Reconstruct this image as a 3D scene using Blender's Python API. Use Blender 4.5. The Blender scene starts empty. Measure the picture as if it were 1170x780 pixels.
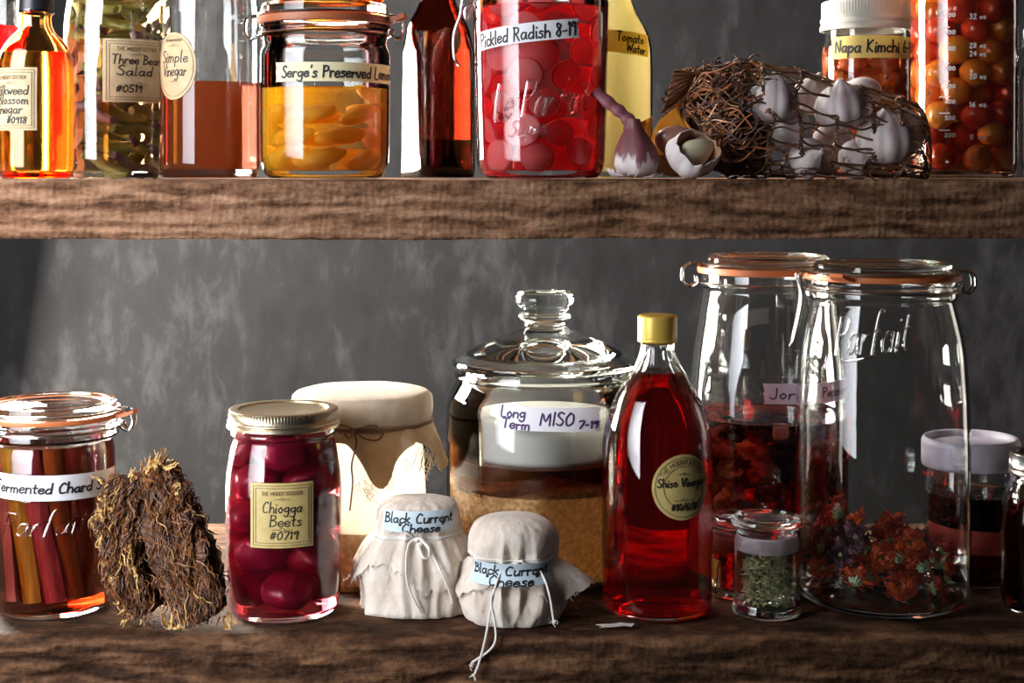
import bpy, bmesh, math, random
from math import sin, cos, pi, radians, asin, atan2, sqrt, hypot
from mathutils import Vector, Matrix, noise, Euler
random.seed(7)
C = bpy.context.scene.collection
SC = bpy.context.scene
F = 1700.0          # focal length in pixels of the 1170 px wide frame
HOR = 195.0         # row of the horizon
ZE = 1.6            # eye height
ZL = ZE - 0.3734    # top of the lower shelf
ZU = ZE - 0.0064    # top of the upper shelf
YF = 1.2            # front edges of the shelves
R = random.Random(11)

# ---------------------------------------------------------------- materials
def nt(name):
    m = bpy.data.materials.new(name); m.use_nodes = True
    n = m.node_tree.nodes; n.clear()
    out = n.new('ShaderNodeOutputMaterial')
    return m, m.node_tree, n, m.node_tree.links, out
def node(n, t, **kw):
    x = n.new(t)
    for k, v in kw.items():
        if k in x.inputs: x.inputs[k].default_value = v
        else: setattr(x, k, v)
    return x
def rgba(c): return (c[0], c[1], c[2], 1.0)
def mat(name, col, rough=.6, col2=None, nscale=60, bump=0, bscale=200, spec=.5, metal=0, trans=0, stretch=(1,1,1), sheen=0, coat=0, sss=0, mixpos=(.35,.65)):
    m, t, n, L, out = nt(name)
    p = node(n, 'ShaderNodeBsdfPrincipled', Roughness=rough, Metallic=metal)
    p.inputs['Base Color'].default_value = rgba(col)
    p.inputs['Specular IOR Level'].default_value = spec
    p.inputs['Sheen Weight'].default_value = sheen
    p.inputs['Coat Weight'].default_value = coat
    if sss:
        p.inputs['Subsurface Weight'].default_value = 1; p.inputs['Subsurface Scale'].default_value = sss
        p.inputs['Subsurface Radius'].default_value = (1, .8, .6)
    tc = node(n, 'ShaderNodeTexCoord'); mp = node(n, 'ShaderNodeMapping'); mp.inputs['Scale'].default_value = stretch
    L.new(tc.outputs['Object'], mp.inputs[0])
    if col2:
        nz = node(n, 'ShaderNodeTexNoise', Scale=nscale, Detail=5.0, Roughness=.6)
        L.new(mp.outputs[0], nz.inputs['Vector'])
        cr = n.new('ShaderNodeValToRGB'); cr.color_ramp.elements[0].color = rgba(col); cr.color_ramp.elements[1].color = rgba(col2)
        cr.color_ramp.elements[0].position = mixpos[0]; cr.color_ramp.elements[1].position = mixpos[1]
        L.new(nz.outputs[0], cr.inputs[0]); L.new(cr.outputs[0], p.inputs['Base Color'])
    if bump:
        nb = node(n, 'ShaderNodeTexNoise', Scale=bscale, Detail=4.0); L.new(mp.outputs[0], nb.inputs['Vector'])
        b = node(n, 'ShaderNodeBump', Strength=bump, Distance=.002); L.new(nb.outputs[0], b.inputs['Height']); L.new(b.outputs[0], p.inputs['Normal'])
    o = p.outputs[0]
    if trans:
        tr = n.new('ShaderNodeBsdfTranslucent'); tr.inputs[0].default_value = rgba(col2 or col)
        mx = node(n, 'ShaderNodeMixShader', Fac=trans); L.new(p.outputs[0], mx.inputs[1]); L.new(tr.outputs[0], mx.inputs[2]); o = mx.outputs[0]
    L.new(o, out.inputs[0])
    return m
def glass(name, col=(1,1,1), ior=1.47, rough=0.0, vol=None, dens=0, waves=0, wscale=30, scat=0, scol=None, murk=0, mcol=None, thru=.66):
    m, t, n, L, out = nt(name)
    g = node(n, 'ShaderNodeBsdfGlass', IOR=ior, Roughness=rough); g.inputs['Color'].default_value = rgba(col)
    if waves:
        tc = node(n, 'ShaderNodeTexCoord'); nz = node(n, 'ShaderNodeTexNoise', Scale=wscale, Detail=1.0)
        L.new(tc.outputs['Object'], nz.inputs['Vector'])
        b = node(n, 'ShaderNodeBump', Strength=waves, Distance=.004); L.new(nz.outputs[0], b.inputs['Height']); L.new(b.outputs[0], g.inputs['Normal'])
    o = g.outputs[0]
    if murk:
        # suspended solids near the surface of a cloudy liquid
        d = n.new('ShaderNodeBsdfDiffuse'); d.inputs[0].default_value = rgba(mcol)
        tr = n.new('ShaderNodeBsdfTranslucent'); tr.inputs[0].default_value = rgba(mcol)
        a = node(n, 'ShaderNodeMixShader', Fac=thru); L.new(d.outputs[0], a.inputs[1]); L.new(tr.outputs[0], a.inputs[2])
        b2 = node(n, 'ShaderNodeMixShader', Fac=murk); L.new(g.outputs[0], b2.inputs[1]); L.new(a.outputs[0], b2.inputs[2]); o = b2.outputs[0]
    L.new(o, out.inputs[0])
    if vol:
        va = node(n, 'ShaderNodeVolumeAbsorption', Density=dens); va.inputs[0].default_value = rgba(vol)
        vo = va.outputs[0]
        if scat:
            vs = node(n, 'ShaderNodeVolumeScatter', Density=scat, Anisotropy=.3); vs.inputs[0].default_value = rgba(scol)
            ad = n.new('ShaderNodeAddShader'); L.new(vo, ad.inputs[0]); L.new(vs.outputs[0], ad.inputs[1]); vo = ad.outputs[0]
        L.new(vo, out.inputs['Volume'])
    return m

def thin_glass(name, edge=.78):
    m, t, n, L, out = nt(name)
    fr = node(n, 'ShaderNodeFresnel', IOR=1.47); lw = node(n, 'ShaderNodeLayerWeight', Blend=.25)
    cr = n.new('ShaderNodeValToRGB'); cr.color_ramp.elements[0].position = .35; cr.color_ramp.elements[0].color = (.98, .985, .98, 1); cr.color_ramp.elements[1].position = 1; cr.color_ramp.elements[1].color = (edge, edge, edge, 1)
    L.new(lw.outputs['Facing'], cr.inputs[0]); tr = n.new('ShaderNodeBsdfTransparent'); L.new(cr.outputs[0], tr.inputs[0])
    g = node(n, 'ShaderNodeBsdfGlossy', Roughness=.01); mx = n.new('ShaderNodeMixShader'); L.new(fr.outputs[0], mx.inputs[0]); L.new(tr.outputs[0], mx.inputs[1]); L.new(g.outputs[0], mx.inputs[2]); L.new(mx.outputs[0], out.inputs[0]); return m

def wall_mat():
    m, t, n, L, out = nt('grey_plaster')
    p = node(n, 'ShaderNodeBsdfPrincipled', Roughness=.85); tc = node(n, 'ShaderNodeTexCoord')
    a = node(n, 'ShaderNodeTexNoise', Scale=2.6, Detail=8.0, Roughness=.62, Distortion=.15)
    mp = node(n, 'ShaderNodeMapping'); mp.inputs['Scale'].default_value = (1.6, 1, .75); L.new(tc.outputs['Object'], mp.inputs[0]); L.new(mp.outputs[0], a.inputs['Vector'])
    b = node(n, 'ShaderNodeTexNoise', Scale=15.0, Detail=8.0, Roughness=.62, Distortion=.3); L.new(mp.outputs[0], b.inputs['Vector'])
    mx = node(n, 'ShaderNodeMix', Factor=.5); L.new(a.outputs[0], mx.inputs[2]); L.new(b.outputs[0], mx.inputs[3])
    cr = n.new('ShaderNodeValToRGB'); e = cr.color_ramp.elements
    e[0].position = .38; e[0].color = (.005, .0052, .0058, 1); e[1].position = .68; e[1].color = (.062, .062, .066, 1)
    x = e.new(.52); x.color = (.0135, .0135, .0148, 1)
    L.new(mx.outputs[0], cr.inputs[0]); L.new(cr.outputs[0], p.inputs['Base Color'])
    bp = node(n, 'ShaderNodeBump', Strength=.15, Distance=.004); L.new(b.outputs[0], bp.inputs['Height']); L.new(bp.outputs[0], p.inputs['Normal'])
    L.new(p.outputs[0], out.inputs[0]); return m

def wood_mat(name, dark, mid, light, seed, saw=1.0):
    m, t, n, L, out = nt(name)
    p = node(n, 'ShaderNodeBsdfPrincipled', Roughness=.78); p.inputs['Specular IOR Level'].default_value = .12
    tc = node(n, 'ShaderNodeTexCoord')
    def mapped(sc, loc=(0,0,0), rot=(0,0,0)):
        q = node(n, 'ShaderNodeMapping'); q.inputs['Scale'].default_value = sc; q.inputs['Location'].default_value = loc; q.inputs['Rotation'].default_value = rot
        L.new(tc.outputs['Object'], q.inputs[0]); return q.outputs[0]
    grain = node(n, 'ShaderNodeTexNoise', Scale=9.0, Detail=10.0, Roughness=.65, Distortion=1.2); L.new(mapped((1, 3, 7), (seed, 0, 0)), grain.inputs['Vector'])
    ring = node(n, 'ShaderNodeTexWave', Scale=2.2, Distortion=14.0, Detail=4.0); ring.inputs['Detail Scale'].default_value = 1.3
    ring.bands_direction = 'Z'; L.new(mapped((2.0, 3, 9), (seed*2, 0, 0)), ring.inputs['Vector'])
    sawt = node(n, 'ShaderNodeTexWave', Scale=48.0, Distortion=9.0, Detail=6.0); sawt.bands_direction = 'X'
    L.new(mapped((1, .2, .3), rot=(0, radians(-14), 0)), sawt.inputs['Vector'])
    blot = node(n, 'ShaderNodeTexNoise', Scale=7.0, Detail=6.0, Roughness=.6); L.new(mapped((1, 1.5, 3), (seed, 3, 0)), blot.inputs['Vector'])
    pits = node(n, 'ShaderNodeTexNoise', Scale=120.0, Detail=5.0, Roughness=.7); L.new(mapped((.6, 1, 1.2)), pits.inputs['Vector'])
    m1 = node(n, 'ShaderNodeMix', Factor=.24); L.new(grain.outputs[0], m1.inputs[2]); L.new(ring.outputs[1], m1.inputs[3])
    m2 = node(n, 'ShaderNodeMix', Factor=.3); L.new(m1.outputs[0], m2.inputs[2]); L.new(blot.outputs[0], m2.inputs[3])
    m3 = node(n, 'ShaderNodeMix', Factor=.34); L.new(m2.outputs[0], m3.inputs[2]); L.new(pits.outputs[0], m3.inputs[3])
    cr = n.new('ShaderNodeValToRGB'); e = cr.color_ramp.elements
    e[0].position = .39; e[0].color = rgba(dark); e[1].position = .65; e[1].color = rgba(light); x = e.new(.5); x.color = rgba(mid)
    L.new(m3.outputs[0], cr.inputs[0])
    hs = node(n, 'ShaderNodeMix', Factor=.10*saw); hs.data_type = 'RGBA'; hs.blend_type = 'MULTIPLY'; L.new(cr.outputs[0], hs.inputs[6]); L.new(sawt.outputs[0], hs.inputs[7])
    L.new(hs.outputs[2], p.inputs['Base Color'])
    b0 = node(n, 'ShaderNodeBump', Strength=.22*saw, Distance=.0008); L.new(sawt.outputs[1], b0.inputs['Height'])
    b1 = node(n, 'ShaderNodeBump', Strength=.8, Distance=.003); L.new(m1.outputs[0], b1.inputs['Height']); L.new(b0.outputs[0], b1.inputs['Normal'])
    b2 = node(n, 'ShaderNodeBump', Strength=1.0, Distance=.0022); L.new(pits.outputs[0], b2.inputs['Height']); L.new(b1.outputs[0], b2.inputs['Normal'])
    L.new(b2.outputs[0], p.inputs['Normal']); L.new(p.outputs[0], out.inputs[0]); return m

M_ = {}
def K(k, f):
    if k not in M_: M_[k] = f()
    return M_[k]
CLEAR = glass('clear_glass', (.985, .99, .985), 1.47, waves=.06, wscale=22)
THIN = thin_glass('thin_clear_glass')
THICK = glass('thick_clear_glass', (.97, .985, .97), 1.47)
WIRE = mat('steel_wire', (.55, .54, .52), .22, metal=1)
RUBBER = mat('orange_rubber', (.72, .22, .07), .45, trans=.25)
RUBBERD = mat('brown_rubber', (.42, .13, .05), .45, trans=.2)
LIDGOLD = mat('pale_gold_lid_metal', (.66, .56, .38), .33, metal=1, bump=.1, bscale=300)
LIDSILV = mat('silver_lid_metal', (.72, .70, .64), .3, metal=1, bump=.1, bscale=300)
LIDWHITE = mat('cream_lid_enamel', (.44, .43, .37), .4)
INK = mat('black_ink', (.012, .010, .012), .6)
INKV = mat('violet_ink', (.06, .02, .11), .6)
KRAFT = mat('kraft_label_paper', (.56, .45, .27), .75, (.47, .36, .20), 90, .1)
GOLDLAB = mat('gold_label_paper', (.56, .44, .17), .5, (.47, .35, .12), 120)
WHITETAPE = mat('white_tape', (.80, .80, .83), .6, bump=.1)
YELTAPE = mat('yellow_tape', (.95, .83, .30), .6, bump=.1, trans=.5)
CREAMTAPE = mat('cream_tape', (.86, .80, .52), .6, bump=.1, trans=.25)
BLUETAPE = mat('pale_blue_tape', (.56, .68, .74), .6, bump=.1)
PINKTAPE = mat('pale_pink_tape', (.80, .66, .78), .6, bump=.1)
REDTAPE = mat('red_tape', (.45, .07, .05), .6)
PRINT = mat('brown_print', (.20, .13, .06), .7)

# ---------------------------------------------------------------- mesh building
class MB:
    def __init__(s): s.v = []; s.f = []; s.m = []
    def add(s, vs, fs, mi=0):
        o = len(s.v); s.v += [tuple(a) for a in vs]; s.f += [tuple(i+o for i in f) for f in fs]; s.m += [mi]*len(fs)
    def build(s, name, mats, parent=None, sharp=50, loc=None, flat=False, kind=None):
        me = bpy.data.meshes.new(name); me.from_pydata(s.v, [], s.f)
        if not isinstance(mats, (list, tuple)): mats = [mats]
        for q in mats: me.materials.append(q)
        me.polygons.foreach_set('material_index', s.m)
        bm = bmesh.new(); bm.from_mesh(me)
        bmesh.ops.recalc_face_normals(bm, faces=bm.faces)
        ca = radians(sharp)
        for f in bm.faces: f.smooth = not flat
        for e in bm.edges:
            if len(e.link_faces) == 2 and e.calc_face_angle(0) > ca: e.smooth = False
        bm.to_mesh(me); bm.free()
        o = bpy.data.objects.new(name, me); C.objects.link(o)
        if parent: o.parent = parent
        if loc: o.location = loc
        if kind: o['kind'] = kind
        return o
    def lathe(s, prof, seg=72, mi=0, mod=None, cx=0, cy=0, ell=1.0):
        """profile of (r,z); r==0 makes a pole.  mod(theta, r, z) -> (r, z)"""
        rings = []; vs = []
        for r, z in prof:
            if r <= 1e-7: rings.append([len(vs)]); vs.append((cx, cy, z))
            else:
                ring = []
                for i in range(seg):
                    a = 2*pi*i/seg; rr, zz = (r, z) if mod is None else mod(a, r, z)
                    ring.append(len(vs)); vs.append((cx+rr*sin(a), cy-rr*cos(a)*ell, zz))
                rings.append(ring)
        fs = []
        for A, B in zip(rings, rings[1:]):
            if len(A) == 1 and len(B) == 1: continue
            for i in range(seg):
                j = (i+1) % seg
                if len(A) == 1: fs.append((A[0], B[i], B[j]))
                elif len(B) == 1: fs.append((A[i], B[0], A[j]))
                else: fs.append((A[i], B[i], B[j], A[j]))
        s.add(vs, fs, mi); return s
    def torus_prof(s, R0, z0, prof, seg=72, mi=0):
        n = len(prof)
        s.lathe([(R0+a, z0+b) for a, b in prof]+[(R0+prof[0][0], z0+prof[0][1])], seg, mi); s.weld = True; return s
    def tube(s, pts, r, sides=6, mi=0, closed=False, flat=1.0):
        pts = [Vector(p) for p in pts]; n = len(pts)
        if n < 2: return s
        rs = r if isinstance(r, (list, tuple)) else [r]*n
        vs = []; up = Vector((.13, .21, .97)).normalized()
        for i, p in enumerate(pts):
            a = pts[(i-1) % n] if (closed or i) else pts[0]; b = pts[(i+1) % n] if (closed or i < n-1) else pts[-1]
            t = (b-a)
            if t.length < 1e-9: t = Vector((0, 0, 1))
            t.normalize()
            x = up - t*up.dot(t)
            if x.length < 1e-3: x = Vector((1, 0, 0)) - t*t.x
            x.normalize(); up = x; y = t.cross(x)
            for k in range(sides):
                q = 2*pi*k/sides; vs.append(p + x*(cos(q)*rs[i]) + y*(sin(q)*rs[i]*flat))
        fs = []
        for i in range(n if closed else n-1):
            j = (i+1) % n
            for k in range(sides):
                l = (k+1) % sides; fs.append((i*sides+k, i*sides+l, j*sides+l, j*sides+k))
        if not closed:
            fs.append(tuple(range(sides))[::-1]); fs.append(tuple((n-1)*sides+k for k in range(sides)))
        s.add(vs, fs, mi); return s
    def ico(s, c, r, sub=3, amp=0, fr=1, mi=0, sc=(1, 1, 1), rot=None, seed=0, fn=None):
        bm = bmesh.new(); bmesh.ops.create_icosphere(bm, subdivisions=sub, radius=1)
        vs = []; mt = rot.to_matrix() if rot else None
        for v in bm.verts:
            p = v.co.copy(); k = 1 + (amp*noise.noise(p*fr+Vector((seed*3.1, seed*1.7, 0))) if amp else 0)
            p = p*k
            if fn: p = fn(p)
            p = Vector((p.x*sc[0]*r, p.y*sc[1]*r, p.z*sc[2]*r))
            if mt: p = mt @ p
            vs.append(p + Vector(c))
        fs = [tuple(v.index for v in f.verts) for f in bm.faces]; bm.free()
        s.add(vs, fs, mi); return s
    def box(s, c, d, mi=0, rot=None):
        vs = []
        for x in (-1, 1):
            for y in (-1, 1):
                for z in (-1, 1):
                    p = Vector((x*d[0]/2, y*d[1]/2, z*d[2]/2))
                    if rot: p = rot.to_matrix() @ p
                    vs.append(p+Vector(c))
        s.add(vs, [(0,1,3,2),(4,6,7,5),(0,4,5,1),(2,3,7,6),(0,2,6,4),(1,5,7,3)], mi); return s
    def sheet(s, grid, th=0.0005, mi=0):
        """thick sheet from a 2-D grid of points"""
        n, m = len(grid), len(grid[0]); G = [[Vector(p) for p in row] for row in grid]; T = []
        for i in range(n):
            for j in range(m):
                a = G[min(i+1, n-1)][j]-G[max(i-1, 0)][j]; b = G[i][min(j+1, m-1)]-G[i][max(j-1, 0)][:] if False else G[i][min(j+1, m-1)]-G[i][max(j-1, 0)]
                nn = a.cross(b); nn = nn.normalized() if nn.length > 1e-12 else Vector((0, -1, 0)); T.append(nn)
        top = [G[i][j]+T[i*m+j]*th/2 for i in range(n) for j in range(m)]; bot = [G[i][j]-T[i*m+j]*th/2 for i in range(n) for j in range(m)]
        o = n*m; fs = []
        for i in range(n-1):
            for j in range(m-1):
                a, b, c, d = i*m+j, i*m+j+1, (i+1)*m+j+1, (i+1)*m+j
                fs.append((a, b, c, d)); fs.append((o+d, o+c, o+b, o+a))
        edge = [(0, j) for j in range(m)] + [(i, m-1) for i in range(1, n)] + [(n-1, j) for j in range(m-2, -1, -1)] + [(i, 0) for i in range(n-2, 0, -1)]
        E_ = [i*m+j for i, j in edge]
        for a, b in zip(E_, E_[1:]+E_[:1]): fs.append((a, o+a, o+b, b))
        s.add(top+bot, fs, mi); return s

def fil(pts, n=5):
    """polyline of (r,z[,fillet]) -> rounded polyline"""
    out = []
    for i, p in enumerate(pts):
        if len(p) < 3 or i in (0, len(pts)-1) or p[2] <= 0: out.append((p[0], p[1])); continue
        P = Vector(p[:2]); A = Vector(pts[i-1][:2]); B = Vector(pts[i+1][:2])
        d1 = (A-P); d2 = (B-P); l = min(p[2], d1.length*.49, d2.length*.49)
        a = P+d1.normalized()*l; b = P+d2.normalized()*l
        for k in range(n+1):
            t = k/n; q = a*(1-t)**2 + P*2*t*(1-t) + b*t*t; out.append((max(q.x, 0), q.y))
    return out
def cat(pts, n=4, closed=False):
    P = [Vector(p) for p in pts]; N = len(P); out = []
    if N < 3: return P
    for i in range(N if closed else N-1):
        p0 = P[(i-1) % N] if closed or i else P[0]; p1 = P[i]; p2 = P[(i+1) % N]; p3 = P[(i+2) % N] if closed or i < N-2 else P[-1]
        for k in range(n):
            t = k/n; out.append(.5*((2*p1)+(p2-p0)*t+(2*p0-5*p1+4*p2-p3)*t*t+(3*p1-p0-3*p2+p3)*t**3))
    if not closed: out.append(P[-1])
    return out
def inner(prof, t, tb):
    """inside wall of a vessel whose outside profile runs bottom centre -> rim"""
    res = []
    n = len(prof)
    for i in range(1, n):
        a = Vector(prof[i-1]); b = Vector(prof[min(i+1, n-1)]); d = b-a
        if d.length < 1e-9: continue
        d.normalize(); nx, nz = -d.y, d.x       # left normal -> inward
        p = Vector(prof[i]) + Vector((nx, nz))*t
        if i == n-1: p = Vector((prof[i][0]-t, prof[i][1]))
        res.append((max(p.x, .0005), max(p.y, tb)))
    out = [(0, tb)]
    for p in res:
        if p[1] <= tb+1e-6: 
            if len(out) == 1 or out[-1][1] > tb+1e-6: out.append((p[0], tb))
            elif p[0] > out[-1][0]: out[-1] = (p[0], tb)
        elif hypot(p[0]-out[-1][0], p[1]-out[-1][1]) > 2e-4: out.append(p)
    return out
def shell(prof, inn): return list(prof) + [p for p in reversed(inn)]
def liquid(inn, level, over=.0004, z0=None):
    out = [(0, inn[0][1]-over if z0 is None else z0)]
    last = None
    for p in inn[1:]:
        if z0 is not None and p[1] < z0: last = p; continue
        if z0 is not None and len(out) == 1: out.append((p[0]+over, z0))
        if p[1] > level:
            if last: f = (level-last[1])/(p[1]-last[1]+1e-9); out.append((last[0]+(p[0]-last[0])*f+over, level))
            break
        q = (p[0]+over, p[1] if p[1] > inn[0][1]+1e-5 else p[1]-over); out.append(q); last = p
    else: out.append((out[-1][0], level))
    e = out[-1][0]
    out += [(e-.0012, level-.0006), (e*.6, level-.0008), (0, level-.0008)]
    return out

# ---------------------------------------------------------------- things
def prop(o, label=None, cat_=None, group=None, kind=None):
    if label: o['label'] = label
    if cat_: o['category'] = cat_
    if group: o['group'] = group
    if kind: o['kind'] = kind
    return o
def thing(name, label, cat_, loc, group=None, rz=0):
    o = bpy.data.objects.new(name, None); C.objects.link(o); o.location = loc; o.rotation_euler = (0, 0, rz); o.empty_display_size = .02
    return prop(o, label, cat_, group)
class J:
    """a vessel standing on a shelf: pixel measures of the photo turned into metres at its depth"""
    def __init__(s, name, label, cat_, cx, Y, zs, group=None):
        s.cx, s.Y, s.zs, s.s = cx, Y, zs, Y/F
        s.X = (cx-585)*s.s
        s.o = thing(name, label, cat_, (s.X, Y, zs), group)
    def z(s, y): return ZE + (HOR-y)*s.s - s.zs
    def p(s, pts): return [((a[0]*s.s, s.z(a[1])) + ((a[2]*s.s,) if len(a) > 2 else ())) for a in pts]
    def P(s, x, y, d=0): return ((x-s.cx)*s.s, d, s.z(y))
    def vessel(s, pts, t=.0024, tb=.005, m=None, name='glass_body', mod=None, seg=80):
        """pts: (r_px, y_px, fillet_px) from heel to rim; the heel sits on the shelf"""
        q = s.p(pts); rb = q[0][0]
        fz = q[0][2] if len(q[0]) > 2 else .004
        q[0] = (rb, 0, fz)
        prof = fil([(0, .0012), (rb*.72, .0012), (rb*.8, 0)] + q, 6)
        s.prof = prof; s.inn = inner(prof, t, tb)
        b = MB().lathe(shell(prof, s.inn), seg, mod=mod); s.body = b.build(name, m or CLEAR, s.o)
        return s
    def radius(s, y):
        z = s.z(y); 
        for a, b in zip(s.prof[3:], s.prof[4:]):
            if (a[1]-z)*(b[1]-z) <= 0 and abs(a[1]-b[1]) > 1e-9: return a[0]+(b[0]-a[0])*(z-a[1])/(b[1]-a[1])
        return s.prof[-1][0]
    def zf(s, y, r): return ZE + (HOR-y)*(s.Y-r)/F - s.zs     # height of a mark seen on the near wall
    def fill(s, y, m, name='liquid', over=.0004, y0=None):
        return MB().lathe(liquid(s.inn, s.zf(y, s.radius(y)), over, None if y0 is None else s.z(y0)), 72).build(name, m, s.o)
    def ring(s, r, y0, y1, t, m, name, bev=.3):
        R0 = r*s.s; a, b = s.z(y1), s.z(y0); t = t*s.s; e = bev*min(t, b-a)
        pr = [(R0-t, a+e), (R0-t+e, a), (R0-e, a), (R0, a+e), (R0, b-e), (R0-e, b), (R0-t+e, b), (R0-t, b-e), (R0-t, a+e)]
        return MB().lathe(pr, 80).build(name, m, s.o, sharp=60)
    def wire(s, pts, r=.0011, name='wire_clip', sub=5, closed=False, m=None, parent=None):
        return MB().tube(cat([s.P(*q) for q in pts], sub, closed), r, 8, closed=closed).build(name, m or WIRE, parent or s.o)
# ---------------------------------------------------------------- handwriting
GL = {
'a':(.5,'42,44 22,50 2,30 12,3 32,8 43,44/43,48 42,10 52,2'),'b':(.45,'3,98 3,2/3,30 25,50 44,28 28,2 4,8'),'c':(.4,'40,42 20,50 1,25 20,1 42,10'),
'd':(.5,'40,40 20,48 1,22 18,1 42,18/44,98 43,2'),'e':(.42,'3,24 40,32 28,50 6,42 1,16 20,0 42,12'),'f':(.38,'38,92 24,100 15,78 14,-5/0,50 34,53'),
'g':(.48,'42,40 22,50 2,30 18,6 40,22/43,50 42,-18 24,-38 2,-24'),'h':(.45,'3,100 3,0/3,28 22,50 40,38 42,0'),'i':(.14,'6,48 6,4 12,0/6,72 8,76'),
'j':(.2,'12,50 12,-18 0,-32/12,72 13,76'),'k':(.42,'3,100 3,0/36,52 6,24/10,28 40,0'),'l':(.16,'5,100 5,6 14,0'),'m':(.66,'2,50 3,0/3,34 16,50 28,38 29,0/29,34 44,50 58,38 60,0'),
'n':(.46,'2,50 3,0/3,32 22,50 40,38 41,0'),'o':(.46,'22,50 2,28 20,1 42,24 24,50'),'p':(.45,'3,48 3,-38/3,34 24,50 43,28 26,3 4,8'),'q':(.45,'40,44 18,50 1,26 20,2 40,20/42,50 42,-38'),
'r':(.34,'3,50 4,0/4,30 18,48 34,44'),'s':(.36,'34,44 16,50 6,38 26,24 30,8 12,0 0,8'),'t':(.34,'14,84 14,10 28,2/0,52 32,54'),'u':(.46,'3,50 6,6 24,2 40,20/42,50 43,0'),
'v':(.42,'0,50 20,0 40,52'),'w':(.6,'0,50 14,0 28,40 44,0 58,52'),'x':(.4,'0,50 38,0/38,50 0,0'),'y':(.42,'2,50 18,10/42,50 16,-36'),'z':(.4,'0,50 38,50 2,0 40,0'),
'A':(.6,'0,0 28,100 56,0/10,36 46,38'),'B':(.55,'4,0 4,98/0,98 36,94 40,70 6,54/6,54 48,44 46,8 0,0'),'C':(.55,'50,86 30,100 4,60 14,6 50,8'),'D':(.6,'5,0 5,100/0,100 44,88 54,40 30,2 0,0'),
'E':(.5,'46,98 4,98 4,0 48,0/4,52 38,54'),'F':(.48,'5,0 5,98 48,100/5,54 36,56'),'H':(.56,'4,100 4,0/50,100 50,0/4,52 50,54'),'I':(.14,'6,100 6,0'),'J':(.45,'34,100 34,14 16,0 0,16'),
'K':(.52,'4,100 4,0/46,98 6,48 48,0'),'L':(.46,'5,100 4,4 46,0'),'M':(.72,'2,0 8,98 34,30 60,98 66,0'),'N':(.58,'4,0 5,98 48,2 50,100'),'O':(.6,'28,100 2,60 16,2 50,24 50,80 26,100'),
'P':(.5,'5,0 5,98/0,96 40,92 40,58 6,48'),'R':(.54,'5,0 5,98/0,96 42,90 38,58 6,50/18,50 48,0'),'S':(.48,'44,90 22,100 4,78 24,54 44,30 28,0 0,12'),'T':(.56,'28,98 26,0/0,98 54,100'),
'U':(.56,'4,100 6,16 28,0 48,20 50,100'),'V':(.56,'0,100 26,0 52,100'),'W':(.76,'0,100 18,0 36,80 56,0 74,100'),'Y':(.52,'0,100 24,52/50,100 14,0'),'G':(.58,'50,84 28,100 4,56 20,2 50,14 50,46 30,46'),
'0':(.46,'22,98 2,60 14,0 40,24 38,80 20,98'),'1':(.2,'2,80 12,98 12,0'),'2':(.46,'2,80 22,100 38,72 2,0 44,2'),'3':(.44,'4,96 36,92 14,56 40,30 20,0 0,10'),'4':(.46,'30,0 32,98 0,34 44,36'),
'5':(.44,'40,98 8,96 6,56 36,48 32,6 0,6'),'6':(.44,'34,98 6,50 10,2 38,14 30,46 6,34'),'7':(.44,'0,96 42,98 14,0'),'8':(.44,'36,86 14,98 6,74 36,36 24,0 2,22 34,66 36,86'),'9':(.42,'36,72 16,98 2,68 34,62/38,90 30,0'),
'#':(.5,'14,90 8,6/34,92 28,8/0,62 46,66/0,32 44,36'),'-':(.36,'4,40 32,42'),"'":(.14,'8,100 5,80'),'"':(.24,'6,100 4,82/18,100 16,82'),'/':(.4,'36,100 2,-4'),' ':(.28,''),'.':(.14,'4,4 6,0'),
'~':(1.2,'0,0 30,6 60,14 90,6 120,0/48,14 60,26 72,14'),
}
def glyphs(txt, slant=.12, jit=.03, seed=0, smooth=3, gap=.12):
    rr = random.Random(seed*97+len(txt)); x = 0; out = []
    for ch in txt:
        w, d = GL.get(ch, GL['-']); dy = rr.uniform(-jit, jit); k = 1+rr.uniform(-jit, jit)*1.5
        if d:
            for st in d.split('/'):
                pts = []
                for q in st.split():
                    a, b = q.split(','); a = float(a)/100; b = float(b)/100*k
                    pts.append((x+a+slant*b+rr.uniform(-jit, jit)*.5, b+dy+rr.uniform(-jit, jit)*.5, 0))
                if len(pts) == 2: pts = [pts[0], tuple((u+v)/2+rr.uniform(-jit, jit)*.3 for u, v in zip(*pts))[:2]+(0,), pts[1]]
                out.append([(p.x, p.y) for p in cat(pts, smooth)])
        x += w+gap
    return out, max(x-gap, .1)
def line_strokes(txt, cx, cy, h, w=None, **kw):
    """text centred on (cx,cy), capital height h, squeezed to width w"""
    g, W = glyphs(txt, **kw); sx = h if w is None else w/W
    return [[(cx+(x-W/2)*sx, cy+(y-.45)*h) for x, y in st] for st in g]
def ribbons(mb, strokes, wid, surf, mi=0, off=.0003):
    for st in strokes:
        n = len(st)
        if n < 2: continue
        vs = []; 
        for i, (x, y) in enumerate(st):
            a = st[max(i-1, 0)]; b = st[min(i+1, n-1)]; dx, dy = b[0]-a[0], b[1]-a[1]; l = hypot(dx, dy) or 1
            ex = (-.4*wid if i == 0 else .4*wid if i == n-1 else 0)
            nx, ny = -dy/l*wid/2, dx/l*wid/2; px, py = x+dx/l*ex, y+dy/l*ex
            for o_ in (off, off*.2):
                vs.append(surf(px+nx, py+ny, o_)); vs.append(surf(px-nx, py-ny, o_))
        fs = []
        for i in range(n-1):
            a = i*4; b = a+4
            fs += [(a, a+1, b+1, b), (a+2, b+2, b+3, a+3), (a, b, b+2, a+2), (a+1, a+3, b+3, b+1)]
        fs += [(0, 2, 3, 1), (n*4-4, n*4-3, n*4-1, n*4-2)]
        mb.add(vs, fs, mi)
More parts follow.
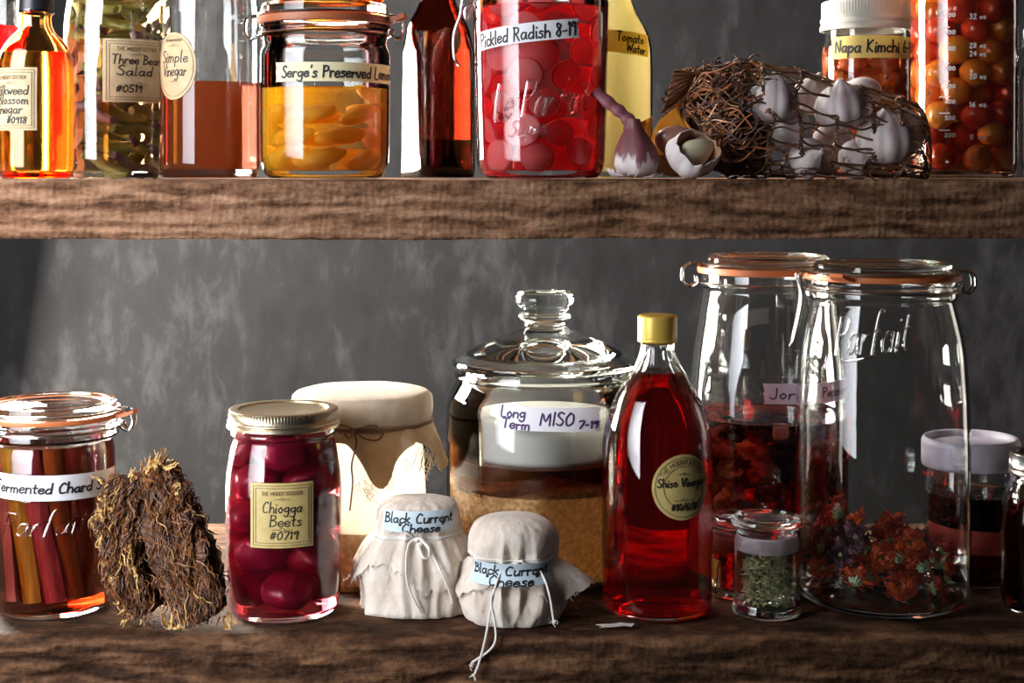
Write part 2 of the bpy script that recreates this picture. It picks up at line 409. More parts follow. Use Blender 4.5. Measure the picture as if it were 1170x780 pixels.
def cyl_surf(radf, a0, zc, ell=1.0, tilt=0, yoff=0):
    """maps (u,v) metres on a label to the wall of a round vessel; radf(z) radius"""
    def f(u, v, off):
        if tilt: u, v = u*cos(tilt)-v*sin(tilt), u*sin(tilt)+v*cos(tilt)
        z = zc+v; r = radf(z); a = a0+u/r
        return ((r+off)*sin(a), -(r+off)*cos(a)*ell+yoff, z)
    return f
def put_label(parent, surf, w, h, m, shape='rect', name='label', label=None, ragged=0, seed=1, base=.0005, curl=None):
    rr = random.Random(seed); g = []
    nx, ny = 28, 8
    if shape == 'rect':
        for j in range(ny+1):
            row = []
            for i in range(nx+1):
                u = (i/nx-.5)*w; v = (j/ny-.5)*h
                if i in (0, nx): u += rr.uniform(-ragged, ragged)
                row.append(surf(u, v, base))
            g.append(row)
        o = MB().sheet(g, .0003).build(name, m, parent)
    else:
        N = 48; vs = []; fs = []
        K_ = 6
        for s_, off in ((0, base+.00015), (1, base-.00015)):
            vs.append(surf(0, 0, off))
            for k in range(1, K_+1):
                for i in range(N): a = 2*pi*i/N; vs.append(surf(cos(a)*w/2*k/K_, sin(a)*h/2*k/K_, off))
        B = 1+K_*N
        for s_ in (0, 1):
            o0 = s_*B
            for i in range(N):
                j = (i+1) % N; q = (o0, o0+1+i, o0+1+j); fs.append(q if not s_ else q[::-1])
                for k in range(K_-1):
                    a = o0+1+k*N; q = (a+i, a+N+i, a+N+j, a+j); fs.append(q if not s_ else q[::-1])
        a = 1+(K_-1)*N
        for i in range(N): j = (i+1) % N; fs.append((a+i, B+a+i, B+a+j, a+j))
        mb = MB(); mb.add(vs, fs); o = mb.build(name, m, parent)
    if label: o['label'] = label
    return o
def write(lab, surf, lines, pen, ink, extra=None, pm=None, pwid=.0004, base=.0007, name='lettering'):
    """lines: (text, cx, cy, height, width)"""
    mb = MB()
    for k, l in enumerate(lines): ribbons(mb, line_strokes(l[0], l[1], l[2], l[3], l[4], seed=k+len(l[0]), **(l[5] if len(l) > 5 else {})), pen, lambda u, v, o: surf(u, v, base+o))
    if lines: mb.build(name, ink, lab)
    if extra:
        e = MB(); ribbons(e, extra, pwid, lambda u, v, o: surf(u, v, base+o)); e.build('printed_border', pm or PRINT, lab)
def rect_strokes(w, h, n=10):
    x, y = w/2, h/2; P = [(-x, -y), (x, -y), (x, y), (-x, y), (-x, -y)]; out = []
    for a, b in zip(P, P[1:]): out.append([(a[0]+(b[0]-a[0])*t/n, a[1]+(b[1]-a[1])*t/n) for t in range(n+1)])
    return out
def oval_strokes(w, h, n=60): return [[(cos(2*pi*i/n)*w/2, sin(2*pi*i/n)*h/2) for i in range(n+1)]]
def arc_text(txt, r, h, a0, a1):
    """small capitals along the top of a circle"""
    g, W = glyphs(txt, 0, 0, smooth=2); out = []
    for st in g:
        q = []
        for x, y in st: a = a0+(a1-a0)*x/W; rr = r+(y-.5)*h; q.append((rr*sin(a), rr*cos(a)))
        out.append(q)
    return out
def orn(cx, cy, w):
    return [[(cx-w/2, cy), (cx-w*.2, cy+w*.02), (cx, cy-w*.05), (cx+w*.2, cy+w*.02), (cx+w/2, cy)], [(cx-w*.14, cy+w*.03), (cx, cy+w*.12), (cx+w*.14, cy+w*.03)]]
def printed(w, h, double=True):
    e = rect_strokes(w*.90, h*.92)
    if double: e += rect_strokes(w*.82, h*.84)
    e += line_strokes('THE MUDDY KITCHEN', 0, h*.34, h*.055, w*.62, slant=0, jit=0, smooth=2)
    e += orn(0, h*.25, w*.24) + orn(0, -h*.22, w*.3)
    return e
def jar_label(j, x0, x1, y0, y1, m, lines, pen=.0011, ink=None, shape='rect', tilt=0, extra=None, label=None, a=None, ell=1.0, pm=None, ragged=0, name='label', flip=False):
    """label between columns x0..x1 and rows y0..y1 of the photo on vessel j; lines in fractions of it"""
    rad = lambda z: max(j.rad_at(z), .001) if hasattr(j, 'rad_at') else j.radius(HOR-(z+j.zs-ZE)/j.s)
    yc = (y0+y1)/2; rr = j.radius(yc) if not hasattr(j, 'rad_at') else j.rad_at(j.z(yc))
    X0 = (j.cx-585)*j.s
    def f(x):
        best = (1e9, 0)
        for k in range(-90, 91):
            q = radians(k); d = j.Y-rr*cos(q)*ell
            if X0*sin(q) + j.Y*(-cos(q)) + rr > .002: continue        # turned away from the camera
            e = abs(585+(X0+rr*sin(q))/d*F-x)
            if e < best[0]: best = (e, q)
        return best[1]
    if a: A0, A1 = radians(a[0]), radians(a[1])
    else: A0, A1 = f(x0), f(x1)
    dm = j.Y-rr*cos((A0+A1)/2)*ell; w = (A1-A0)*rr; h = (y1-y0)*dm/F
    sf = cyl_surf(rad, (A0+A1)/2, ZE+(HOR-yc)*dm/F-j.zs, ell, tilt)
    lab = put_label(j.o, sf, w, h, m, shape, name=name, label=label, ragged=ragged)
    if callable(extra): extra = extra(w, h)
    write(lab, sf, [(l[0], l[1]*w, l[2]*h, l[3]*h, l[4]*w if l[4] else None)+tuple(l[5:]) for l in lines], pen, ink or INK, extra, pm)
    return lab
def emboss(j, strokes_fn, a0, y, rad=None, wid=.0022, m=None, name='embossed_lettering', tilt=0):
    """raised glass writing"""
    rf = lambda z: j.radius(HOR-(z+j.zs-ZE)/j.s)
    sf = cyl_surf(rf, a0, j.zf(y, j.radius(y)), 1.0, tilt); mb = MB()
    for st in strokes_fn: mb.tube([sf(u, v, .0000) for u, v in st], wid/2, 6)
    return mb.build(name, m or CLEAR, j.o)
# ---------------------------------------------------------------- setting
WALLM = wall_mat()
b = MB().box((0, 2.45, 1.35), (5.2, .1, 2.7)); w = b.build('wall_back', WALLM); w['kind'] = 'structure'
b = MB().box((0, .9, -.02), (5.2, 3.2, .04)); fl = b.build('floor', mat('floor_boards', (.09, .06, .045), .7, (.05, .035, .03), 12, .2, 40, stretch=(1, 8, 1))); fl['kind'] = 'structure'

def plank(name, ztop, th, x0, x1, y0, y1, m, label, amp, edge, seed):
    """sawn board: front, top and bottom as one displaced skin"""
    xs = [x0+(-.5-x0)*i/40 for i in range(40)]+[-.5+1.0*i/700 for i in range(700)]+[.5+(x1-.5)*i/40 for i in range(41)]; nx = len(xs)-1; sec = []
    e = edge
    nf, ntop = 34, 22
    for k in range(ntop): sec.append((y1-(y1-y0-e)*k/ntop, 0))                       # top from back to front
    for k in range(5): a = pi/2*k/4; sec.append((y0+e-e*sin(a), -e+e*cos(a)))
    for k in range(1, nf): sec.append((y0, -e-(th-2*e)*k/nf))
    for k in range(5): a = pi/2*k/4; sec.append((y0+e-e*cos(a), -th+e-e*sin(a)))
    sec.append((y1, -th))
    n = len(sec); vs = []; fs = []
    for i in range(nx+1):
        x = xs[i]
        for k, (y, z) in enumerate(sec):
            p = Vector((x, y, z+seed)); fr = max(0, 1-(y-y0)/.03)
            d = amp*(noise.noise(Vector((x*5, y*12, z*40+seed)))*1.1 + noise.noise(Vector((x*18, y*30, z*100+seed)))*.8 + noise.noise(Vector((x*70, y*60, z*240+seed)))*.5 + noise.noise(Vector((x*300, y*60, z*420+seed)))*.28)
            tear = max(0, noise.noise(Vector((x*16, 3, z*50+seed*2)))-.12)*amp*4
            dy = (d*1.0+tear)*fr; dz = d*.45*fr - (amp*.25*abs(noise.noise(Vector((x*14, y*10, seed))))*(1-fr) if z > -.001 else 0)
            if z > -e*.5 : dz -= max(0, noise.noise(Vector((x*11, seed, 1)))-.05)*amp*2*fr
            vs.append((x, y+dy, ztop+z+dz-amp*.3))
    for i in range(nx):
        for k in range(n):
            l = (k+1) % n; fs.append((i*n+k, (i+1)*n+k, (i+1)*n+l, i*n+l))
    fs.append(tuple(range(n))); fs.append(tuple(nx*n+k for k in range(n))[::-1])
    mb = MB(); mb.add(vs, fs); o = mb.build(name, m, sharp=80)
    return prop(o, label, 'shelf')
WOODU = wood_mat('sawn_brown_timber', (.065, .028, .013), (.215, .108, .058), (.42, .245, .145), 1.3)
WOODL = wood_mat('dark_weathered_timber', (.018, .008, .004), (.070, .032, .016), (.21, .105, .052), 5.1, .35)
plank('wooden_shelf', ZU, .048, -1.3, 1.3, YF, YF+.31, WOODU, 'rough sawn brown wooden shelf plank, upper of the two, under the garlic bag', .0022, .0025, 2.2)
plank('wooden_shelf', ZL, .075, -1.3, 1.3, YF, YF+.38, WOODL, 'dark weathered wooden shelf plank, lower of the two, under the cloth bundles', .0028, .008, 7.7)

# ---------------------------------------------------------------- camera and light
cd = bpy.data.cameras.new('camera'); cam = bpy.data.objects.new('camera', cd); C.objects.link(cam); SC.camera = cam
cam.location = (0, 0, ZE); cam.rotation_euler = (pi/2, 0, 0)
cd.sensor_width = 36; cd.lens = F/1170*36; cd.shift_y = -(390-HOR)/1170; cd.clip_start = .05
def area(name, loc, target, sx, sy, watts, col, spread=180):
    l = bpy.data.lights.new(name, 'AREA'); l.shape = 'RECTANGLE'; l.size = sx; l.size_y = sy; l.energy = watts; l.color = col; l.spread = radians(spread)
    o = bpy.data.objects.new(name, l); C.objects.link(o); o.location = loc
    o.rotation_euler = (Vector(target)-Vector(loc)).to_track_quat('-Z', 'Y').to_euler(); return o
area('key_window_light', (-1.00, 2.10, ZE-.02), (-.05, 1.30, ZE-.16), .50, 1.15, 105, (1, .93, .82))
area('added_kefir_backlight', (-.82, 1.80, ZL+.24), (-.10, 1.38, ZL+.10), .28, .32, 11, (1, .95, .86), 100)  # extra lamp added out of frame to make the kefir glow
area('added_high_backlight', (-.40, 2.12, ZE+.85), (.05, 1.30, ZE), .6, .4, 34, (1, .95, .88))  # second back lamp, added overhead to backlight the upper shelf
area('front_window_light', (-1.00, .62, ZE+.12), (-.62, 1.27, ZE-.10), .75, 1.25, 15.5, (.92, .94, 1), 95)
area('added_wall_wash', (-.5, 1.95, ZE+1.0), (-.1, 2.4, ZE-.25), .8, .4, 1.6, (.95, .97, 1))  # separate soft lamp added only to brighten the back wall
area('right_rim_light', (1.25, 1.85, ZE-.05), (.3, 1.3, ZE-.2), .18, 1.1, 1.4, (1, .9, .8))
wd = bpy.data.worlds.new('dim_room'); SC.world = wd; wd.use_nodes = True
wd.node_tree.nodes['Background'].inputs[0].default_value = (.5, .55, .65, 1); wd.node_tree.nodes['Background'].inputs[1].default_value = .02
SC.view_settings.view_transform = 'Standard'; SC.view_settings.look = 'None'; SC.view_settings.gamma = 1; SC.view_settings.use_curve_mapping = False
SC.view_settings.exposure = -.08
cy = SC.cycles
cy.max_bounces = 24; cy.transmission_bounces = 24; cy.glossy_bounces = 8; cy.diffuse_bounces = 4; cy.transparent_max_bounces = 16; cy.volume_bounces = 2
cy.caustics_reflective = True; cy.caustics_refractive = True; cy.sample_clamp_indirect = 0; cy.blur_glossy = .3; cy.use_denoising = True
# ---------------------------------------------------------------- vessels: shared fittings
def clip_fittings(j, rl, y0, y1, rr, yg0, yg1, yn, gasket=None, tab=None, hinge=1, lever=True, big=1.0, knob=0):
    """glass lid (radius rl, rows y0..y1), rubber ring (yg0..yg1, radius rr), steel collar wires and side clips"""
    s = j.s
    pr = fil(j.p([(0, y0+ (y1-y0)*.9), (rl*.8, y0+(y1-y0)*.9), (rl*.9, yg0+2, 1), (rr*.955, yg0, 1), (rr*.965, y1-2, 2), (rl+1, y1-4, 2), (rl, y0, 3), (rl*.90, y0, 2), (rl*.84, y0+4*big, 2), (0, y0+4*big-knob)]), 4)
    MB().lathe(pr, 80).build('glass_lid', THICK, j.o, sharp=60)
    g = MB(); R0 = rr*s; a, b2 = j.z(yg1), j.z(yg0); g.lathe([(R0*.86, a), (R0-.0006, a), (R0, (a+b2)/2), (R0-.0006, b2), (R0*.86, b2), (R0*.86, a)], 80)
    if tab is not None:
        an = radians(tab); zc = (a+b2)/2; row = []
        for i in range(7):
            t = i/6; rad = R0*.97 + t*.017*big; row.append([(rad*sin(an+d), -rad*cos(an+d), zc+.006*t*t*big*.7) for d in [(-.11+.22*k/6)*(1-.35*t*t) for k in range(7)]])
        g.sheet(row, (b2-a)*.7)
    g.build('rubber_ring', gasket or RUBBER, j.o)
    c = MB()
    for rad, yy in ((rl+4*big, y1-3), (rr-1.5, yn)):
        c.tube([(rad*s*sin(2*pi*i/64), -rad*s*cos(2*pi*i/64), j.z(yy)) for i in range(64)], .0010*big, 7, closed=True)
    c.build('collar_wire', WIRE, j.o)
    cx = j.cx
    for sd in (-1, 1):
        w_ = MB(); e = rr*sd
        if sd == -hinge and lever:     # locking lever
            for dd in (-.005*big, .005*big):
                w_.tube(cat([j.P(cx+e*.97, y1-3, dd), j.P(cx+e*1.03+sd*2, yg0, dd*1.1), j.P(cx+e*1.03+sd*3, yn-4, dd), j.P(cx+e+sd*1, yn+6*big, dd*.8)], 5), .0009*big, 7)
            w_.tube(cat([j.P(cx+e, yn-2, -.007*big), j.P(cx+e+sd*8*big, yn-14*big, -.006*big), j.P(cx+e+sd*5*big, yn+10*big, -.005*big), j.P(cx+e+sd*13*big, yn+50*big, -.004*big), j.P(cx+e+sd*15*big, yn+56*big, 0),
                         j.P(cx+e+sd*12*big, yn+50*big, .004*big), j.P(cx+e+sd*4*big, yn+10*big, .005*big), j.P(cx+e+sd*7*big, yn-14*big, .006*big), j.P(cx+e, yn-2, .007*big)], 6), .00115*big, 7)
            w_.tube(cat([j.P(cx+e*.99+3*sd*cos(t*2.1)*big, yn+4+4*sin(t*2.1)*big, .010*big*(t/6-1)+.005) for t in range(13)], 2), .0009*big, 6)
        else:
            for dd in (-.007*big, .007*big):
                w_.tube(cat([j.P(cx+e*.96, y1-4, dd), j.P(cx+e+sd*6*big, y1-3, dd), j.P(cx+e+sd*13*big, yg0+2, dd*.8), j.P(cx+e+sd*14*big, yn-3, dd*.7), j.P(cx+e+sd*8*big, yn+5, dd*.7), j.P(cx+e+sd*1, yn, dd), j.P(cx+e+sd*2, yn-6*big, dd)], 5), .0010*big, 7)
            w_.tube([j.P(cx+e+sd*6*big, y1-3, -.007*big), j.P(cx+e+sd*6*big, y1-3, .007*big)], .0012*big, 7)
            w_.tube([j.P(cx+e+sd*8*big, yn+4, -.006*big), j.P(cx+e+sd*8*big, yn+4, .006*big)], .0012*big, 7)
        w_.build('lever_clip' if sd == -hinge and lever else 'hinge_clip', WIRE, j.o)
def screw_band(j, r, y0, y1, m, disc_m, ribs=110):
    s = j.s; h = y1-y0
    pr = j.p([(r*.80, y0+h*.03), (r*.90, y0), (r*.955, y0+h*.03, 1), (r*.965, y0+h*.1), (r*.965, y0+h*.50), (r*.965, y0+h*.55), (r*.99, y0+h*.62, 1), (r*.99, y0+h*.70, 1), (r*.965, y0+h*.76, 1), (r, y0+h*.86, 1.5), (r, y0+h, 1), (r*.95, y0+h), (r*.93, y0+h*.6), (r*.92, y0+h*.1), (r*.80, y0+h*.1), (r*.80, y0+h*.03)])
    zlo, zhi = j.z(y0+h*.52), j.z(y0+h*.10)
    def mod(a, rr, z): return (rr - (.0009 if (zlo <= z <= zhi and rr > r*s*.95) and int(a/(2*pi)*ribs*2+.5) % 2 else 0), z)
    MB().lathe(fil(pr, 3), ribs*2, mod=mod).build('screw_band', m, j.o, sharp=35)
    MB().lathe(j.p([(0, y0+h*.16), (r*.9, y0+h*.16), (r*.9, y0+h*.05), (r*.84, y0+h*.05), (r*.78, y0+h*.10), (0, y0+h*.10)]), 72).build('lid_disc', disc_m, j.o)
ORD = ['bottom', 'second', 'third', 'fourth', 'fifth', 'sixth', 'seventh', 'eighth', 'ninth', 'tenth']
def side_word(x):
    return 'far left' if x < -.6 else 'left of centre' if x < -.2 else 'middle' if x < .2 else 'right of centre' if x < .6 else 'far right'
def loose(name, mb, mats, loc, label, cat_, group, rot=None, flat=False):
    o = mb.build(name, mats, None, flat=flat); o.location = loc
    if rot: o.rotation_euler = rot
    return prop(o, label, cat_, group)
def copyob(o, loc, rot=None, label=None, scale=None):
    c = o.copy(); C.objects.link(c); c.location = loc
    if rot: c.rotation_euler = rot
    if scale: c.scale = scale
    if label: c['label'] = label
    return c
def rrot(): return (R.uniform(0, 6.28), R.uniform(0, 6.28), R.uniform(0, 6.28))

# ================================================================ LOWER SHELF
# ---- fermented chard
j = J('swing_top_jar', 'squat swing-top glass jar of chard stems at the left end of the lower shelf', 'jar', 60, 1.28, ZL)
j.vessel([(63, 700, 12), (69, 670, 30), (70, 550, 60), (69, 511, 12), (66, 500, 4), (74, 496, 2), (74, 487, 2), (71, 485, 2), (74, 481, 2), (74, 476, 1)], .0026, .006)
j.fill(514, glass('chard_brine', ior=1.34, vol=(.80, .42, .16), dens=120, murk=.16, mcol=(.16, .05, .012)))
clip_fittings(j, 71, 457, 470, 79, 470, 475, 486, tab=82, hinge=1)
jar_label(j, -14, 0, 543, 572, WHITETAPE, [('Fermented Chard Stems', .03, -.02, .42, .90)], pen=.0014, a=(-50, 92), tilt=-.03, ragged=.001)
script = lambda t, h, w, sl=.35: line_strokes(t, 0, 0, h, w, slant=sl, jit=.02, seed=4)
emboss(j, script('Parfait', .020, .072), .12, 600, wid=.0017)
chm = {c: mat('chard_'+c, a, .45, b2, 60, .2, 120, stretch=(8, 8, .6), coat=.3) for c, a, b2 in (('magenta', (.50, .03, .16), (.72, .16, .32)), ('yellow', (.72, .55, .07), (.50, .38, .05)), ('violet', (.34, .10, .30), (.55, .25, .50)), ('orange', (.62, .22, .04), (.46, .13, .03)), ('red', (.45, .03, .03), (.30, .02, .04)))}
chn = ['violet', 'yellow', 'magenta', 'orange', 'red', 'violet', 'orange', 'magenta', 'yellow', 'red', 'magenta', 'violet']
for i, cn in enumerate(chn):
    a0 = radians(-62+i*26) if i < 6 else radians(95+ (i-6)*28); a1 = a0+radians(28 if i < 6 else 10); r0 = .0385
    P0 = Vector((r0*sin(a0), -r0*cos(a0), .142)); P1 = Vector((r0*sin(a1)*.95, -r0*cos(a1)*.95, .014)); d = P0-P1; wv = .0095 if i % 3 else .0075
    mb = MB(); n = 9; pr = []
    for k in range(13):
        t = k/12; q = P1.lerp(P0, t)+Vector((.0015*sin(t*3+i), .001*cos(t*4), 0)); pr.append(q)
    ax = d.normalized(); out_ = Vector((sin(a0), -cos(a0), 0)); sd = ax.cross(out_).normalized(); vs = []; fs = []; nn = 14
    for q in pr:
        for k in range(nn):
            an = 2*pi*k/nn; rb = 1+.10*cos(an*5)
            vs.append(q+sd*(cos(an)*wv*.9*rb)+out_*(sin(an)*wv*.55*rb - (.003 if sin(an) < -.3 else 0)*0))
    for a_ in range(12):
        for k in range(nn): l = (k+1) % nn; fs.append((a_*nn+k, a_*nn+l, (a_+1)*nn+l, (a_+1)*nn+k))
    fs += [tuple(range(nn))[::-1], tuple(12*nn+k for k in range(nn))]; mb.add([tuple(v) for v in vs], fs)
    loose('chard_stem', mb, chm[cn], j.o.location, '%s chard stem standing %s in the squat chard jar' % (cn, ('far left at the front', 'left of centre at the front', 'in the middle of the front', 'right of centre at the front', 'right at the front', 'far right at the front', 'far right at the back', 'right at the back', 'right of centre at the back', 'middle at the back', 'left at the back', 'far left at the back')[i]), 'stem', 'chard stems in the squat jar')

# ---- chiogga beets
j = J('mason_jar', 'tall screw-top jar of crimson beets beside the dried root bundle', 'jar', 324, 1.268, ZL)
def bulge(a, r, z): return (r, z)
j.vessel([(60, 695, 9), (66, 672, 18), (65.5, 600, 30), (66, 545, 40), (60, 508, 12), (56, 498, 4), (60, 494, 2), (60, 490, 1.5), (57, 486, 1), (57, 476, 1)], .0024, .006)
j.fill(504, glass('beet_brine', ior=1.34, vol=(.85, .04, .16), dens=42, murk=.22, mcol=(.30, .008, .05)))
screw_band(j, 64, 465, 486, LIDGOLD, LIDGOLD)
jar_label(j, 287, 357, 552, 626, GOLDLAB, [('Chiogga', 0, .12, .17, .60), ('Beets', .05, -.09, .17, .48), ('#0719', .03, -.31, .12, .42)], pen=.0008, extra=lambda w, h: printed(w, h))
BEET = mat('beet_flesh', (.50, .012, .06), .35, (.30, .008, .05), 40, .03, 80, coat=.4)
proto = None
for lev in range(5):
    for k in range(4):
        a = radians(18+90*k+lev*41); rr = .0240; loc = (j.o.location.x+rr*sin(a), j.Y-rr*cos(a), ZL+.026+lev*.0285)
        lab = 'crimson beet piece, %s row, %s %s, in the Chiogga Beets jar' % (ORD[lev], side_word(sin(a)), 'front' if cos(a) > 0 else 'back')
        if proto is None:
            mb = MB().ico((0, 0, 0), .0205, 4, .16, 1.3, sc=(1, 1, .72)); proto = loose('beet_piece', mb, BEET, loc, lab, 'beet', 'beets in the screw-top jar', rrot())
        else: copyob(proto, loc, (R.uniform(-.6, .6), R.uniform(-.6, .6), R.uniform(0, 6)), lab)

# ---- kefir jar with cloth cover
j = J('cloth_covered_jar', 'tall glass jar of milky kefir covered with cloth tied by brown twine', 'jar', 414, 1.378, ZL)
j.vessel([(68, 690, 10), (74, 660, 24), (74, 540, 30), (73, 512, 20), (66, 490, 6), (66, 462, 1)], .0026, .005, THIN)
MILK = glass('milky_kefir', ior=1.3, rough=.75, murk=.72, mcol=(1, .97, .88), thru=.82); GRAIN = None
def two(nm, top, mid, low, z1, z2):
    m, t, n, L, out = nt(nm); tc = node(n, 'ShaderNodeTexCoord'); sp = n.new('ShaderNodeSeparateXYZ'); L.new(tc.outputs['Object'], sp.inputs[0])
    nz = node(n, 'ShaderNodeTexNoise', Scale=170.0, Detail=3.0); L.new(tc.outputs['Object'], nz.inputs['Vector'])
    mr = node(n, 'ShaderNodeMapRange'); mr.inputs['From Min'].default_value = z1; mr.inputs['From Max'].default_value = z2; L.new(sp.outputs[2], mr.inputs[0])
    ad = node(n, 'ShaderNodeMath', operation='MULTIPLY_ADD'); ad.inputs[1].default_value = .9; L.new(nz.outputs[0], ad.inputs[0])
    sb = node(n, 'ShaderNodeMath', operation='SUBTRACT'); sb.inputs[1].default_value = .45; L.new(mr.outputs[0], sb.inputs[0]); L.new(sb.outputs[0], ad.inputs[2])
    cr = n.new('ShaderNodeValToRGB'); e = cr.color_ramp.elements; e[0].position = .15; e[0].color = rgba(low); e[1].position = .8; e[1].color = rgba(top); x = e.new(.5); x.color = rgba(mid); L.new(ad.outputs[0], cr.inputs[0])
    d = n.new('ShaderNodeBsdfDiffuse'); tr = n.new('ShaderNodeBsdfTranslucent'); L.new(cr.outputs[0], d.inputs[0]); L.new(cr.outputs[0], tr.inputs[0])
    mx = node(n, 'ShaderNodeMixShader', Fac=.55); L.new(d.outputs[0], mx.inputs[1]); L.new(tr.outputs[0], mx.inputs[2]); L.new(mx.outputs[0], out.inputs[0]); return m
j.fill(500, MILK, 'milky_kefir', y0=612)
j.fill(611, two('kefir_grains', (.90, .72, .50), (.62, .36, .22), (.42, .20, .12), j.z(690), j.z(560)), 'settled_grains')
CLOTH = mat('cream_muslin', (.80, .72, .58), .9, (.66, .55, .40), 55, .6, 900, trans=.35, sheen=.3)
MUSLIN = mat('coarse_muslin', (.72, .58, .40), .9, (.56, .42, .26), 80, .7, 1100, trans=.45)
TWINE = mat('brown_twine', (.20, .10, .05), .8, bump=.4, bscale=800)
cap = fil(j.p([(0, 444), (60, 444, 8), (75, 446, 5), (80, 452, 4), (80.5, 466, 3), (79, 476, 3), (76, 478)]), 5)
MB().lathe(cap + [(cap[-1][0]-.001, cap[-1][1]), (cap[-1][0]-.001, j.z(456)), (0, j.z(448))], 96, mod=lambda a, r, z: (r*(1+.008*sin(a*23)*(1 if z < j.z(450) else 0)+.006*noise.noise(Vector((sin(a)*3, cos(a)*3, z*60)))), z+.0006*noise.noise(Vector((sin(a)*2, cos(a)*2, r*40))))).build('cloth_cover', CLOTH, j.o)
# skirt hanging below the tie
g = []; NT = 120
for k in range(13):
    row = []
    for i in range(NT+1):
        a = 2*pi*i/NT; ang = (a+pi) % (2*pi)-pi            # 0 = towards the camera
        drop = 16+22*max(0, noise.noise(Vector((sin(a)*1.6+4, cos(a)*1.6, 2)))+.25) + 46*math.exp(-((ang-.35)/.28)**2) + 30*math.exp(-((ang-1.35)/.30)**2) + 20*math.exp(-((ang+1.2)/.3)**2)
        t = k/12; fl = 1+ .05*sin(a*17+1)*t + .16*t*math.exp(-((ang-1.4)/.45)**2) + .05*t
        rad = (77.5+1.5*t)*j.s*fl+.0012*noise.noise(Vector((a*4, t*3, 5)))
        row.append((rad*sin(a), -rad*cos(a), j.z(475+drop*t)+.0014*noise.noise(Vector((a*12, 1, t)))*t))
    g.append(row)
sk = MB().sheet(g, .0006)
sk.build('cloth_skirt', MUSLIN, j.o)
fr = MB()
for i in range(46):
    x = R.uniform(486, 510) if i > 16 else R.uniform(418, 485); an = asin(max(-1, min(1, (x-414)/96))); y0 = R.uniform(505, 520) if i > 16 else 560-abs(x-437)*.7+R.uniform(-14, 0)
    rad = 92*j.s if i > 16 else 80*j.s; p = Vector((rad*sin(an), -rad*cos(an), j.z(y0-10))); pts = [p]
    for k in range(5): p = p+Vector((R.uniform(-.003, .003), R.uniform(-.001, .001), -R.uniform(.001, .0065 if i > 16 else .003))); pts.append(p)
    fr.tube(cat(pts, 3), .0003, 4)
fr.build('frayed_threads', MUSLIN, j.o)
tw = MB(); rt = 80*j.s
for q in (0, 1): tw.tube([(rt*sin(2*pi*i/72), -rt*cos(2*pi*i/72), j.z(478+q*2)+.0003*sin(i)) for i in range(72)], .0009, 6, closed=True)
f0 = -rt-.001
def tp(x, y, d=0): return ((x-414)*j.s, f0-.003+d+ (.0 if abs(x-414) < 30 else .006), j.zf(y, rt))
tw.tube(cat([tp(414, 490), tp(432, 486, .004), tp(444, 492, .006), tp(440, 502, .004), tp(425, 500), tp(412, 491)], 6), .0009, 6)
tw.tube(cat([tp(414, 490), tp(400, 485, .002), tp(388, 490, .008), tp(384, 498, .01), tp(393, 496, .004), tp(412, 491)], 6), .0009, 6)
tw.tube(cat([tp(413, 491), tp(416, 505), tp(411, 530), tp(412, 550), tp(409, 582)], 6), .0008, 6)
tw.tube(cat([tp(413, 491), tp(408, 500), tp(402, 494, .002)], 5), .0008, 6)
tw.ico(tp(414, 491), .0022, 2, .2, 3)
tw.build('twine', TWINE, j.o)

# ---- miso crock
j = J('cookie_jar', 'wide knob-lidded glass jar of miso paste standing behind the cloth bundles', 'jar', 622, 1.40, ZL)
MISOG = THIN
j.vessel([(96, 690, 12), (111, 668, 40), (112, 560, 60), (112, 455, 40), (98, 430, 10), (94, 424, 3), (95, 416, 2)], .004, .008, MISOG)
DL = lambda pts: fil(j.p(pts), 5)
lid = DL([(0, 399), (30, 402, 20), (86, 410, 10), (98, 418, 2), (105, 418, 3), (106, 411, 3), (98, 405, 6), (60, 388, 30), (26, 374, 8), (22, 369, 3), (30, 363, 4), (30, 358, 3), (22, 358, 3), (34, 345, 9), (33, 334, 7), (20, 331, 6), (0, 331)])
MB().lathe(lid, 96).build('knob_lid', THICK, j.o)
j.ring(103, 424, 431, 8, THICK, 'glass_rim')
MISO = mat('miso_paste', (.50, .25, .08), .7, (.95, .68, .36), 230, 1.0, 260, trans=.3, mixpos=(.42, .6)); TAM = glass('tamari', ior=1.36, vol=(.62, .20, .05), dens=60, murk=.25, mcol=(.36, .11, .025))
zi = [p for p in j.inn if p[1] < j.z(556)]
top_r = zi[-1][0]
mb = MB(); pr = [(0, j.inn[0][1]-.0004)] + [(p[0]+.0004, p[1] if p[1] > j.inn[0][1]+1e-5 else p[1]-.0004) for p in zi[1:]]
nr = 26
pr += [(top_r+.0004, j.z(552))] + [(top_r*(1-k/nr), j.z(548)) for k in range(1, nr)] + [(0, j.z(548))]
mb.lathe(pr, 110, mod=lambda a, r, z: (r, z + (max(0, 1-(r/top_r)**6)*(.013*noise.noise(Vector((r*sin(a)*22+9, r*cos(a)*22, 3)))+.004*noise.noise(Vector((r*sin(a)*60, r*cos(a)*60, 3)))*(1 if r < top_r*.9 else .25))+.005*cos(a-.2)+.003*sin(a*3) if z > j.z(564) else 0)))
mb.build('miso_paste', MISO, j.o)
MB().lathe(liquid(j.inn, j.z(516), .0004, j.z(552)+.004), 72).build('tamari_liquid', TAM, j.o)
PLATE = mat('white_weight_ceramic', (.46, .45, .41), .5)
MB().lathe(fil(j.p([(0, 522), (80, 522, 6), (90, 515, 4), (90, 482, 10), (82, 470, 6), (0, 468)]), 5), 72).build('fermenting_weight', PLATE, j.o)['label'] = 'white ceramic weight pressing on the miso'
jar_label(j, 570, 686, 466, 493, WHITETAPE, [('Long', -.36, .22, .44, .24), ('Term', -.33, -.26, .42, .27), ('MISO', .06, .0, .52, .32), ('7-19', .37, -.22, .30, .20)], pen=.0015, ink=INKV, tilt=-.03, ragged=.001)

